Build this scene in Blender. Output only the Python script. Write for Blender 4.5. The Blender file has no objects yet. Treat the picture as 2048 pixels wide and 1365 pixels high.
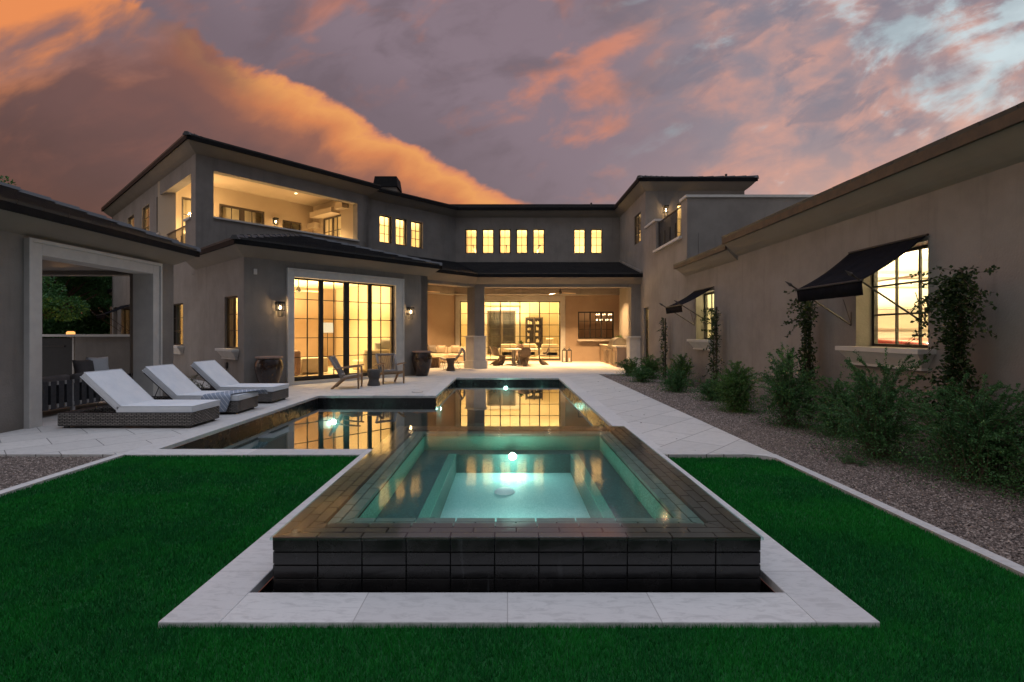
import bpy, bmesh, math, random
import numpy as np
from mathutils import Vector, Matrix
R = math.radians
random.seed(7)
rng = np.random.default_rng(7)
sc = bpy.context.scene
COL = sc.collection
# ------------------------------------------------------------------ camera
F, CX, HY, H = 1020.0, 1015.0, 666.0, 1.5      # focal length and horizon of the photograph, in its own pixels
cd = bpy.data.cameras.new('camera')
cam = bpy.data.objects.new('camera', cd); COL.objects.link(cam)
cam.location = (0, 0, H); cam.rotation_euler = (R(90), 0, 0)
cd.sensor_width = 36; cd.lens = F / 2048 * 36
cd.shift_x = (1024 - CX) / 2048; cd.shift_y = -(682.5 - HY) / 2048
cd.clip_start = 0.05; cd.clip_end = 2000
sc.camera = cam
sc.view_settings.view_transform = 'Standard'; sc.view_settings.look = 'None'
sc.view_settings.exposure = 0; sc.view_settings.gamma = 1; sc.view_settings.use_curve_mapping = False
sc.render.engine = 'CYCLES'
cy = sc.cycles
cy.use_denoising = True
try: cy.denoiser = 'OPENIMAGEDENOISE'
except Exception: pass
cy.max_bounces = 8; cy.diffuse_bounces = 3; cy.glossy_bounces = 4; cy.transparent_max_bounces = 12
cy.transmission_bounces = 4; cy.caustics_reflective = False; cy.caustics_refractive = False
cy.sample_clamp_indirect = 4.0

def lin(r, g, b):
    f = lambda c: (c/255/12.92) if c/255 <= .04045 else ((c/255+.055)/1.055)**2.4
    return (f(r), f(g), f(b), 1)

# ------------------------------------------------------------------ node helpers
class N:
    def __init__(s, nt): s.nt = nt
    def new(s, t, **kw):
        n = s.nt.nodes.new(t)
        for k, v in kw.items(): setattr(n, k, v)
        return n
    def link(s, a, b): s.nt.links.new(a, b)
    def put(s, sock, v):
        if isinstance(v, S): s.link(v.k, sock)
        elif isinstance(v, bpy.types.NodeSocket): s.link(v, sock)
        else: sock.default_value = v
    def math(s, op, *a, clamp=False):
        n = s.new('ShaderNodeMath', operation=op, use_clamp=clamp)
        for i, v in enumerate(a): s.put(n.inputs[i], v)
        return S(s, n.outputs[0])
    def smooth(s, v, e0, e1):
        n = s.new('ShaderNodeMapRange', interpolation_type='SMOOTHSTEP')
        s.put(n.inputs[0], v); n.inputs[1].default_value = min(e0, e1); n.inputs[2].default_value = max(e0, e1)
        n.inputs[3].default_value = 0. if e0 < e1 else 1.; n.inputs[4].default_value = 1. if e0 < e1 else 0.
        return S(s, n.outputs[0])
    def mix(s, f, a, b):
        n = s.new('ShaderNodeMix', data_type='RGBA')
        s.put(n.inputs[0], f); s.put(n.inputs[6], a); s.put(n.inputs[7], b)
        return n.outputs[2]
    def noise(s, vec, scale, detail=4, rough=.5, dist=0.):
        n = s.new('ShaderNodeTexNoise')
        if vec is not None: s.put(n.inputs['Vector'], vec)
        n.inputs['Scale'].default_value = scale; n.inputs['Detail'].default_value = detail
        n.inputs['Roughness'].default_value = rough; n.inputs['Distortion'].default_value = dist
        return S(s, n.outputs[0])
    def xyz(s, x, y, z):
        n = s.new('ShaderNodeCombineXYZ')
        for i, v in enumerate((x, y, z)): s.put(n.inputs[i], v)
        return n.outputs[0]
    def ramp(s, f, stops):
        n = s.new('ShaderNodeValToRGB'); s.put(n.inputs[0], f)
        e = n.color_ramp.elements
        while len(e) < len(stops): e.new(.5)
        for el, (p, c) in zip(e, stops): el.position = p; el.color = c
        return n.outputs[0]
class S:
    def __init__(s, n, k): s.n, s.k = n, k
    def __add__(s, o): return s.n.math('ADD', s, o)
    def __radd__(s, o): return s.n.math('ADD', o, s)
    def __sub__(s, o): return s.n.math('SUBTRACT', s, o)
    def __rsub__(s, o): return s.n.math('SUBTRACT', o, s)
    def __mul__(s, o): return s.n.math('MULTIPLY', s, o)
    def __rmul__(s, o): return s.n.math('MULTIPLY', o, s)
    def __truediv__(s, o): return s.n.math('DIVIDE', s, o)

# ------------------------------------------------------------------ world: sunset clouds
w = bpy.data.worlds.new('World'); sc.world = w; w.use_nodes = True
nt = w.node_tree; nt.nodes.clear(); n = N(nt)
tc = n.new('ShaderNodeTexCoord'); sep = n.new('ShaderNodeSeparateXYZ'); n.link(tc.outputs['Generated'], sep.inputs[0])
dx, dy, dz = (S(n, sep.outputs[i]) for i in range(3))
yy = n.math('MAXIMUM', dy, .25)
u = dx / yy; v = dz / yy
def uv(sx, sy, rot=0., off=0.):
    c, s_ = math.cos(rot), math.sin(rot)
    return n.xyz((u*c + v*s_)*sx + off, (v*c - u*s_)*sy, off)
n_big = n.noise(uv(1., 1.8, .25), 3.1, 5, .55, .6)
n_mid = n.noise(uv(1., 1.9, .35, 3.1), 5.0, 5, .50, .4)
n_fin = n.noise(uv(1., 1.6, .2, 7.7), 12., 5, .52, .3)
n_fin2 = n.noise(uv(1., 2.2, .5, 21.7), 9., 5, .55, .4)
n_gap = n.noise(uv(1., 2.1, .45, 11.3), 3.6, 6, .6, .5)
gp = lambda r, g, b: lin(r, g, b)
# high cloud deck over the whole view
patch = n.smooth(n_mid*.7 + n_fin*.3, .48, .66)
left_deck = n.mix(patch*.95, gp(134, 116, 126), gp(204, 130, 106))
left_deck = n.mix(n.smooth(n_big*.7+n_fin*.3, .46, .60)*.6, left_deck, gp(108, 92, 100))
pink = n.mix(n.smooth(n_fin*.4 + n_mid*.6, .40, .64), gp(142, 132, 142), gp(202, 152, 140))
pink = n.mix(n.smooth(n_big*.4 + n_fin2*.6, .50, .62)*.7, pink, gp(124, 120, 134))
gap = n.mix(n.smooth(n_mid, .35, .7), gp(164, 178, 186), gp(200, 216, 222))
right_deck = n.mix(n.smooth(n_gap*.7 + n_fin*.3 + n.smooth(u, .2, 1.2)*.07 + n.smooth(v, .25, .7)*.05, .56, .69), pink, gap)
deck = n.mix(n.smooth(u + n_big*.3, .25, .72), left_deck, right_deck)
deck = n.mix(n.smooth(v*1.0 + n_mid*.16 - u*.10, .44, .16)*n.smooth(u, .12, .6)*.72, deck, gp(222, 168, 146))
deck = n.mix(n.smooth(u - v*.2 + n_fin*.12, .74, .98)*n.smooth(v, .55, .25)*.55, deck, gp(236, 220, 210))
deck = n.mix(n.smooth(v + n_big*.12, .33, .2)*n.smooth(u, .5, .1)*.5, deck, gp(105, 100, 112))
# the big lit cloud bank : its edge runs down to the right
edge = (v*-1.0 + .575) - (u + .603)*.515                      # > 0 below the edge
s_ = edge + .012 + (n_big - .5)*.05 + (n_mid - .5)*.07 + (n_fin - .5)*.07
mask = n.smooth(s_, -.006, .012)
s2 = s_ + (n_mid - .5)*.07
bank = n.ramp(n.math('MULTIPLY', s2, 1.6, clamp=True), [(0., gp(214, 132, 96)), (.035, gp(232, 156, 90)), (.10, gp(210, 128, 80)),
     (.18, gp(146, 95, 80)), (.30, gp(108, 78, 76)), (.60, gp(92, 64, 62)), (1., gp(100, 60, 52))])
bank = n.mix(n.smooth(u + (n_mid-.5)*.3, -.42, -.66)*n.smooth(s_, .5, .0)*.85, bank, gp(116, 80, 76))
bank = n.mix(n.smooth(n_gap*.6 + n_mid*.4, .45, .7)*n.smooth(s_, .12, .3)*.45, bank, gp(150, 94, 80))
tl = n.smooth((u*-.55 + v*1.0) + (n_mid - .5)*.35 + (n_big-.5)*.25, .93, 1.12)
bank = n.mix(tl*.95, bank, gp(236, 142, 82))
fade = n.smooth(v - u*.25 + (n_big-.5)*.20 + (n_mid-.5)*.15, .80, .70)
deck = n.mix(n.smooth(s_, -.20, -.01)*n.smooth(u, .35, -.2)*.6, deck, gp(106, 90, 98))
front = n.mix(mask*n.math('MAXIMUM', fade, tl), deck, bank)

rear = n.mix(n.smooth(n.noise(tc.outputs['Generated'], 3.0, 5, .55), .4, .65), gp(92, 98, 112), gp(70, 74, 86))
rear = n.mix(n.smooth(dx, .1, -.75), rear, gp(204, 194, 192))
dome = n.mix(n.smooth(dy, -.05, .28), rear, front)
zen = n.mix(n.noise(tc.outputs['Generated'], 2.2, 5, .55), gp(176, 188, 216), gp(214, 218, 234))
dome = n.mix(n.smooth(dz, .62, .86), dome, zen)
sky = n.new('ShaderNodeTexSky', sky_type='NISHITA'); sky.sun_disc = False
sky.sun_elevation = R(2); sky.sun_rotation = R(60); sky.air_density = 1.2; sky.dust_density = 1.5
bg1 = n.new('ShaderNodeBackground'); n.link(sky.outputs[0], bg1.inputs[0]); bg1.inputs[1].default_value = .02
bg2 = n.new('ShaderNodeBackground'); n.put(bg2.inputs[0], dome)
SKY_GAIN = 1.0
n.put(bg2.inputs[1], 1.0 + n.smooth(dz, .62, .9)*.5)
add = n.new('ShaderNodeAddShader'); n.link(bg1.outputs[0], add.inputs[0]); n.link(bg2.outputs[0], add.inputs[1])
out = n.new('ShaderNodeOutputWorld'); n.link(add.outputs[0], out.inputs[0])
w.cycles.sampling_method = 'MANUAL'; w.cycles.sample_map_resolution = 512
# last light of the sun, very soft
sd = bpy.data.lights.new('sun', 'SUN'); sd.energy = .22; sd.angle = R(35); sd.color = (.86, .92, 1.0)
so = bpy.data.objects.new('sun', sd); COL.objects.link(so); so.rotation_euler = (R(14), R(10), 0)

# ------------------------------------------------------------------ materials
def bsdf_mat(name, col, rough=.6, metal=0., spec=.5, coat=0.):
    m = bpy.data.materials.new(name); m.use_nodes = True
    b = m.node_tree.nodes['Principled BSDF']
    b.inputs['Base Color'].default_value = (*col[:3], 1); b.inputs['Roughness'].default_value = rough
    b.inputs['Metallic'].default_value = metal; b.inputs['Specular IOR Level'].default_value = spec
    b.inputs['Coat Weight'].default_value = coat; b.inputs['Coat Roughness'].default_value = .08
    return m, N(m.node_tree), b
def bump(n, b, h, strength, dist=.01):
    bn = n.new('ShaderNodeBump'); bn.inputs['Strength'].default_value = strength; bn.inputs['Distance'].default_value = dist
    n.put(bn.inputs['Height'], h); n.link(bn.outputs[0], b.inputs['Normal'])
def pos(n, rot=0., scale=(1, 1, 1)):
    g = n.new('ShaderNodeNewGeometry'); mp = n.new('ShaderNodeMapping')
    mp.inputs['Rotation'].default_value = (0, 0, rot); mp.inputs['Scale'].default_value = scale
    n.link(g.outputs['Position'], mp.inputs[0]); return mp.outputs[0]
def varied(name, c1, c2, scale=3., rough=.7, bs=0., bscale=60., bd=.004, detail=5, metal=0., spec=.5, coat=0.):
    m, n, b = bsdf_mat(name, c1, rough, metal, spec, coat)
    P = pos(n)
    f = n.smooth(n.noise(P, scale, detail, .6), .32, .68)
    n.put(b.inputs['Base Color'], n.mix(f, (*c1[:3], 1), (*c2[:3], 1)))
    if bs: bump(n, b, n.noise(P, bscale, 4, .6), bs, bd)
    return m
def srgb(*c): return lin(*c)
M = {}
M['stucco'] = varied('stucco', (.200, .186, .170), (.250, .234, .214), 1.3, .9, .8, 45, .006, 8)
M['stucco_cove'] = varied('stucco_cove', (.235, .205, .170), (.26, .23, .19), 1.3, .9, .4, 90, .003, 8)
M['patio_stucco'] = varied('patio_stucco', (.36, .265, .19), (.41, .305, .22), 1.3, .9, .4, 90, .003)  # house taupe made lighter and more orange, as if under warm lamps
M['cast_stone'] = varied('cast_stone', (.62, .59, .54), (.56, .53, .49), 5., .8, .2, 60, .002)
M['room_wall'] = varied('room_wall', (.80, .70, .50), (.78, .68, .48), 1., .9)
M['room_floor'] = varied('room_floor', (.50, .42, .30), (.45, .36, .25), 2., .5)
M['loggia_wall'] = varied('loggia_wall', (.50, .40, .28), (.47, .37, .26), 1., .9, .3, 80, .003)
M['dark_metal'] = varied('dark_metal', (.020, .016, .013), (.03, .024, .02), 8., .45)
M['bronze'] = varied('bronze_metal', (.06, .045, .035), (.05, .038, .03), 8., .45)
M['black'] = varied('black_paint', (.008, .008, .009), (.012, .012, .012), 8., .5)
M['fascia_dark'] = varied('fascia_dark', (.006, .006, .007), (.012, .011, .011), 6., .75, spec=.15)
M['fascia_wood'] = varied('fascia_wood', (.10, .065, .038), (.06, .042, .028), 5., .7)
M['cushion'] = varied('white_cushion', (.78, .79, .80), (.70, .72, .74), 3., .9, .5, 7, .03)
M['grey_cushion'] = varied('grey_cushion', (.10, .09, .09), (.13, .115, .11), 6., .95, .3, 300, .001)
M['cream_cushion'] = varied('cream_cushion', (.62, .54, .42), (.56, .48, .37), 6., .95, .3, 300, .001)
M['room_cushion'] = varied('room_cushion', (.8, .72, .55), (.76, .68, .5), 6., .95)
M['teak'] = varied('teak', (.34, .21, .12), (.25, .16, .09), 14., .6)
M['grey_rope'] = varied('grey_rope', (.30, .28, .26), (.22, .2, .19), 40., .8, .5, 200, .002)
M['concrete'] = varied('dark_concrete', (.085, .08, .075), (.11, .10, .095), 9., .85, .3, 60, .003)
M['steel'] = varied('steel', (.55, .52, .48), (.48, .46, .43), 5., .28, metal=1.)
M['stone_counter'] = varied('stone_counter', (.66, .60, .52), (.5, .46, .40), 18., .5)
M['brown_plastic'] = varied('brown_woven', (.10, .07, .05), (.14, .10, .07), 30., .7, .4, 200, .002)
M['trunk'] = varied('bark', (.07, .05, .035), (.11, .08, .055), 20., .9, .6, 40, .01)
M['strap'] = varied('strap', (.035, .034, .038), (.05, .05, .055), 20., .85)
M['sofa_frame'] = varied('sofa_frame', (.32, .31, .30), (.28, .27, .26), 9., .6)
M['garage_wall'] = varied('garage_wall', (.84, .80, .66), (.80, .76, .63), 2., .85)
M['curtain'] = varied('curtain', (.62, .50, .40), (.55, .44, .35), 6., .95)
M['car_paint'] = varied('red_paint', (.35, .02, .02), (.33, .02, .02), 9., .25, coat=1.)
M['terracotta'] = varied('terracotta', (.30, .19, .15), (.25, .16, .12), 9., .7)
M['wood_light'] = varied('light_wood', (.55, .42, .27), (.5, .37, .23), 12., .5)

def stucco_mat(name, c1, c2):
    m, n, b = bsdf_mat(name, c1, .9); P = pos(n)
    c = n.mix(n.smooth(n.noise(P, 1.2, 8, .62), .32, .68), (*c1, 1), (*c2, 1))
    st = n.smooth(n.noise(pos(n, 0, (5, 5, .45)), 1., 6, .6), .52, .70)
    c = n.mix(st*.35, c, tuple(x*.72 for x in c1)+(1,))
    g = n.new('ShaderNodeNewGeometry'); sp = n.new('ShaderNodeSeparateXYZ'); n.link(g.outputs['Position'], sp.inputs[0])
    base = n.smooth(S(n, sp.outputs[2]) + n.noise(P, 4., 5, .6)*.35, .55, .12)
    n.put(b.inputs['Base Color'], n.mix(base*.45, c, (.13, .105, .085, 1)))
    bump(n, b, n.noise(P, 38., 5, .65) + n.noise(P, 6., 4, .6)*.8, .75, .007); return m
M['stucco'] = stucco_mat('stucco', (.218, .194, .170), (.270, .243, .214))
def leaf_mat(name, c1, c2, c3):
    m, n, b = bsdf_mat(name, c1, .6, 0, .35)
    g = n.new('ShaderNodeNewGeometry'); P = pos(n)
    f = n.noise(P, 2.2, 3, .6); r = S(n, g.outputs['Random Per Island'])
    c = n.mix(n.smooth(f, .35, .65), c1, c2)
    n.put(b.inputs['Base Color'], n.mix(n.smooth(r, .55, 1.), c, c3))
    tr = n.new('ShaderNodeBsdfTranslucent'); tr.inputs[0].default_value = c2
    mx = n.new('ShaderNodeMixShader'); mx.inputs[0].default_value = .25
    o = [q for q in n.nt.nodes if q.type == 'OUTPUT_MATERIAL'][0]
    n.link(b.outputs[0], mx.inputs[1]); n.link(tr.outputs[0], mx.inputs[2]); n.link(mx.outputs[0], o.inputs[0])
    return m
M['leaf_shrub'] = leaf_mat('leaf_shrub', (.036, .110, .034, 1), (.055, .155, .045, 1), (.11, .24, .075, 1))
M['leaf_vine'] = leaf_mat('leaf_vine', (.018, .040, .012, 1), (.028, .055, .016, 1), (.08, .11, .03, 1))
M['leaf_rosemary'] = leaf_mat('leaf_rosemary', (.042, .12, .024, 1), (.07, .17, .036, 1), (.14, .24, .06, 1))
M['leaf_tree'] = leaf_mat('leaf_tree', (.04, .12, .035, 1), (.06, .17, .045, 1), (.10, .24, .06, 1))
M['leaf_pale'] = leaf_mat('leaf_pale', (.10, .13, .08, 1), (.14, .16, .10, 1), (.2, .2, .12, 1))

# travertine paving, laid diagonally
def paving(name, rot, bw, rh, c1, c2, mortar, msize=.008, off=.5):
    m, n, b = bsdf_mat(name, c1, .75)
    P = pos(n, rot)
    br = n.new('ShaderNodeTexBrick'); n.link(P, br.inputs['Vector'])
    br.offset = off; br.inputs['Scale'].default_value = 1; br.inputs['Brick Width'].default_value = bw
    br.inputs['Row Height'].default_value = rh; br.inputs['Mortar Size'].default_value = msize
    br.inputs['Mortar Smooth'].default_value = .1; br.inputs['Bias'].default_value = 0
    br.inputs['Color1'].default_value = c1; br.inputs['Color2'].default_value = c2; br.inputs['Mortar'].default_value = mortar
    Q = pos(n, .5, (1, 3, 1))
    vein = n.smooth(n.noise(Q, 8., 10, .74, .8), .46, .64)
    n.put(b.inputs['Base Color'], n.mix(vein*.55, br.outputs['Color'], tuple(x*.62 for x in c1[:3])+(1,)))
    pit = n.noise(Q, 70., 5, .7)
    bump(n, b, pit*.4 + (1.0 - S(n, br.outputs['Fac'])), .25, .004)
    n.put(b.inputs['Roughness'], .72 - vein*.15)
    return m
M['paving'] = paving('travertine_paving', R(-47.5), .92, .61, (.60, .575, .54, 1), (.53, .51, .48, 1), (.17, .16, .15, 1), .006)
M['coping'] = paving('travertine_coping', 0, .80, 40., (.64, .62, .59, 1), (.50, .485, .465, 1), (.36, .34, .32, 1), .003, 0)
M['coping_side'] = paving('travertine_coping_side', R(90), .80, 40., (.62, .60, .57, 1), (.56, .54, .52, 1), (.36, .34, .32, 1), .003, 0)

def tile_mat():
    m, n, b = bsdf_mat('glazed_tile', (.03, .025, .022), .16, 0, .6)
    g = n.new('ShaderNodeNewGeometry'); P = pos(n)
    f = n.smooth(n.noise(P, 5., 5, .6), .35, .7)
    c = n.mix(f, (.014, .013, .013, 1), (.024, .022, .021, 1))
    c = n.mix(S(n, g.outputs['Random Per Island'])*.5, c, (.010, .010, .011, 1))
    sk = n.smooth(n.noise(pos(n, 0, (14, 14, .9)), 1., 5, .6), .58, .74)*n.smooth(n.noise(P, 2.2, 3), .5, .65)
    n.put(b.inputs['Base Color'], n.mix(sk*.5, c, (.11, .115, .12, 1)))
    n.put(b.inputs['Roughness'], .18 + f*.16)
    bump(n, b, n.noise(P, 9., 4, .6), .22, .004)
    return m
M['tile'] = tile_mat()
M['grout'] = varied('grout', (.003, .003, .003), (.004, .004, .004), 20., .8)
def rim_mat():
    m, n, b = bsdf_mat('rim_tile', (.10, .07, .055), .3)
    g = n.new('ShaderNodeNewGeometry')
    n.put(b.inputs['Base Color'], n.mix(S(n, g.outputs['Random Per Island']), (.060, .038, .033, 1), (.085, .054, .046, 1)))
    return m
M['rim'] = rim_mat(); M['subm'] = varied('rim_tile_lit_tint', (.11, .15, .125), (.15, .20, .17), 9., .4)  # subm: the rim tile again, painted paler and greener as if lit underwater
def pebble(name, c1, c2, c3):
    m, n, b = bsdf_mat(name, c1, .7)
    P = pos(n)
    f = n.noise(P, 90., 3, .7); g = n.smooth(n.noise(P, 3., 4, .6), .35, .65)
    c = n.mix(n.smooth(f, .42, .6), c1, c2)
    n.put(b.inputs['Base Color'], n.mix(n.smooth(f, .62, .72)*.7, c, c3)); return m
M['pool_finish'] = pebble('pool_finish', (.05, .075, .075, 1), (.09, .13, .125, 1), (.2, .26, .24, 1))
M['spa_finish'] = pebble('spa_finish', (.022, .06, .06, 1), (.05, .13, .115, 1), (.22, .42, .36, 1))
M['spa_wall'] = pebble('spa_wall', (.06, .20, .15, 1), (.14, .40, .30, 1), (.45, .75, .6, 1))  # paler pebble than the benches, so the basin sides look lit
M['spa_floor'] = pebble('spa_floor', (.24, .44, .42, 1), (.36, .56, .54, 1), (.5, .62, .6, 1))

def water_mat(name, scale, strength, rough, tint, wavedist=.01, aniso=(1, 1, 1), extra=0., ior=1.333, pw=5.0):
    m = bpy.data.materials.new(name); m.use_nodes = True; nt = m.node_tree; nt.nodes.clear(); n = N(nt)
    P = pos(n, 0, aniso)
    h = n.noise(P, scale, 4, .55, .4)
    if extra: h = h + n.noise(P, scale*5, 3, .5)*extra
    bn = n.new('ShaderNodeBump'); bn.inputs['Strength'].default_value = strength; bn.inputs['Distance'].default_value = wavedist
    n.put(bn.inputs['Height'], h)
    geo = n.new('ShaderNodeNewGeometry'); dp = n.new('ShaderNodeVectorMath', operation='DOT_PRODUCT')
    n.link(bn.outputs[0], dp.inputs[0]); n.link(geo.outputs['Incoming'], dp.inputs[1])
    f0 = ((ior-1)/(ior+1))**2; cosv = n.math('MINIMUM', n.math('ABSOLUTE', S(n, dp.outputs['Value'])), 1.0)
    fres = n.math('POWER', 1.0 - cosv, pw)*(1-f0) + f0
    gl = n.new('ShaderNodeBsdfGlossy'); gl.inputs['Roughness'].default_value = rough; n.link(bn.outputs[0], gl.inputs['Normal'])
    gl.inputs['Color'].default_value = (1, 1, 1, 1)
    tr = n.new('ShaderNodeBsdfTransparent'); tr.inputs[0].default_value = tint
    mx = n.new('ShaderNodeMixShader'); n.put(mx.inputs[0], fres); n.link(tr.outputs[0], mx.inputs[1]); n.link(gl.outputs[0], mx.inputs[2])
    o = n.new('ShaderNodeOutputMaterial'); n.link(mx.outputs[0], o.inputs[0])
    return m
M['pool_water'] = water_mat('pool_water', 1.2, .02, .004, (.55, .80, .76, 1), .01, ior=1.5, pw=4.0)
M['spa_water'] = water_mat('spa_water', 2.4, .16, .075, (.80, .97, .94, 1), .01, (1, .6, 1), .10, ior=1.45, pw=4.0)
M['glass'] = water_mat('window_glass', .5, .004, .0, (.97, .97, .95, 1), ior=1.45)

def emit(name, col, s):
    m = bpy.data.materials.new(name); m.use_nodes = True; nt = m.node_tree; nt.nodes.clear(); n = N(nt)
    e = n.new('ShaderNodeEmission'); e.inputs[0].default_value = col; e.inputs[1].default_value = s
    o = n.new('ShaderNodeOutputMaterial'); n.link(e.outputs[0], o.inputs[0]); return m
M['bulb'] = emit('warm_bulb', (1, .70, .36, 1), 30)
M['bulb_soft'] = emit('soft_bulb', (1, .72, .40, 1), 6)
M['lamp_disc'] = emit('downlight_disc', (1, .78, .48, 1), 14)
M['pool_bulb'] = emit('pool_bulb', (.82, 1, .93, 1), 60)
M['pool_bulb_soft'] = emit('pool_bulb_soft', (.7, 1, .9, 1), 25)
M['screen'] = emit('far_lamp_glass', (1, .42, .12, 1), 1.6)

M['shade_glow'] = emit('lamp_shade_glow', (1, .80, .48, 1), 1.0)
def tiles_roof():
    m, n, b = bsdf_mat('roof_tile', (.035, .035, .038), .55)
    g = n.new('ShaderNodeNewGeometry'); P = pos(n)
    f = n.noise(P, 4., 5, .6)
    c = n.mix(f, (.022, .023, .026, 1), (.05, .05, .055, 1))
    n.put(b.inputs['Base Color'], n.mix(S(n, g.outputs['Random Per Island'])*.6, c, (.065, .062, .062, 1)))
    bump(n, b, n.noise(P, 30., 4, .6), .3, .004); return m
M['roof'] = tiles_roof()

def turf(name):
    m, n, b = bsdf_mat(name, (.01, .05, .01), .85, 0, .2)
    g = n.new('ShaderNodeNewGeometry'); P = pos(n)
    c = n.mix(n.smooth(n.noise(P, 1.1, 6, .65), .38, .62), (.005, .115, .024, 1), (.008, .19, .022, 1))
    n.put(b.inputs['Base Color'], n.mix(n.smooth(S(n, g.outputs['Random Per Island']), .5, 1.)*.4, c, (.03, .33, .035, 1)))
    return m
M['turf'] = turf('turf_blades')
M['turf_base'] = varied('turf_base', (.004, .08, .014), (.006, .11, .016), 40., .9, .5, 150, .01)
def gravel_mat(name, stones):
    m, n, b = bsdf_mat(name, (.2, .18, .16), .85)
    if stones:
        g = n.new('ShaderNodeNewGeometry'); f = S(n, g.outputs['Random Per Island'])
        n.put(b.inputs['Base Color'], n.ramp(f, [(0, (.07, .054, .044, 1)), (.35, (.13, .098, .08, 1)), (.7, (.20, .15, .122, 1)), (1, (.38, .31, .26, 1))]))
    else:
        P = pos(n); vo = n.new('ShaderNodeTexVoronoi'); n.link(P, vo.inputs[0]); vo.inputs['Scale'].default_value = 55
        sp = n.new('ShaderNodeSeparateColor'); n.link(vo.outputs['Color'], sp.inputs[0])
        n.put(b.inputs['Base Color'], n.ramp(S(n, sp.outputs[0]), [(0, (.05, .039, .033, 1)), (.4, (.10, .076, .062, 1)), (.75, (.15, .115, .095, 1)), (1, (.30, .25, .22, 1))]))
        bump(n, b, 1.0 - S(n, vo.outputs['Distance'])*1.5, .9, .015)
    return m
M['gravel'] = gravel_mat('gravel_bed', False); M['pebbles'] = gravel_mat('gravel_stones', True)
def wicker():
    m, n, b = bsdf_mat('wicker', (.12, .10, .085), .65)
    P = pos(n)
    w1 = n.new('ShaderNodeTexWave', wave_type='BANDS', bands_direction='Z'); n.link(P, w1.inputs[0]); w1.inputs['Scale'].default_value = 13
    w1.inputs['Distortion'].default_value = .6
    ck = n.new('ShaderNodeTexBrick'); n.link(P, ck.inputs[0])
    g = n.new('ShaderNodeNewGeometry')
    sp = n.new('ShaderNodeSeparateXYZ'); n.link(g.outputs['Position'], sp.inputs[0])
    q = n.xyz(S(n, sp.outputs[0]) + S(n, sp.outputs[1]), S(n, sp.outputs[2]), 0.)
    n.link(q, ck.inputs[0]); ck.inputs['Scale'].default_value = 1; ck.inputs['Brick Width'].default_value = .075
    ck.inputs['Row Height'].default_value = .024; ck.inputs['Mortar Size'].default_value = .0075; ck.inputs['Mortar Smooth'].default_value = .3
    ck.inputs['Color1'].default_value = (.34, .30, .26, 1); ck.inputs['Color2'].default_value = (.20, .175, .15, 1); ck.inputs['Mortar'].default_value = (.012, .010, .009, 1)
    n.put(b.inputs['Base Color'], ck.outputs['Color']); bump(n, b, 1.0 - S(n, ck.outputs['Fac']), .8, .006)
    return m
M['wicker'] = wicker()
def glaze():
    m, n, b = bsdf_mat('pot_glaze', (.04, .022, .014), .22, 0, .5, .25)
    P = pos(n); f = n.noise(P, 5., 5, .6)
    n.put(b.inputs['Base Color'], n.mix(f, (.010, .007, .006, 1), (.05, .022, .012, 1))); return m
M['pot'] = glaze()
def towel():
    m, n, b = bsdf_mat('towel_cloth', (.25, .3, .38), .95)
    P = pos(n); wv = n.new('ShaderNodeTexWave', bands_direction='DIAGONAL'); n.link(pos(n, .3, (1, 1, 1)), wv.inputs[0]); wv.inputs['Scale'].default_value = 6
    n.put(b.inputs['Base Color'], n.mix(n.smooth(S(n, wv.outputs['Fac']), .9, .98), (.27, .31, .38, 1), (.62, .64, .68, 1)))
    bump(n, b, n.noise(P, 60., 4), .5, .01); return m
M['towel'] = towel()
def ledger():
    m, n, b = bsdf_mat('ledger_stone', (.7, .6, .42), .85)
    g = n.new('ShaderNodeNewGeometry'); sp = n.new('ShaderNodeSeparateXYZ'); n.link(g.outputs['Position'], sp.inputs[0])
    q = n.xyz(S(n, sp.outputs[0]) + S(n, sp.outputs[1]), S(n, sp.outputs[2]), 0.)
    ck = n.new('ShaderNodeTexBrick'); n.link(q, ck.inputs[0]); ck.inputs['Scale'].default_value = 1; ck.inputs['Brick Width'].default_value = .35
    ck.inputs['Row Height'].default_value = .07; ck.inputs['Mortar Size'].default_value = .006
    ck.inputs['Color1'].default_value = (.80, .68, .48, 1); ck.inputs['Color2'].default_value = (.62, .52, .36, 1); ck.inputs['Mortar'].default_value = (.35, .28, .18, 1)
    n.put(b.inputs['Base Color'], ck.outputs['Color']); bump(n, b, 1.0 - S(n, ck.outputs['Fac']), .8, .02); return m
M['ledger'] = ledger()

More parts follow.
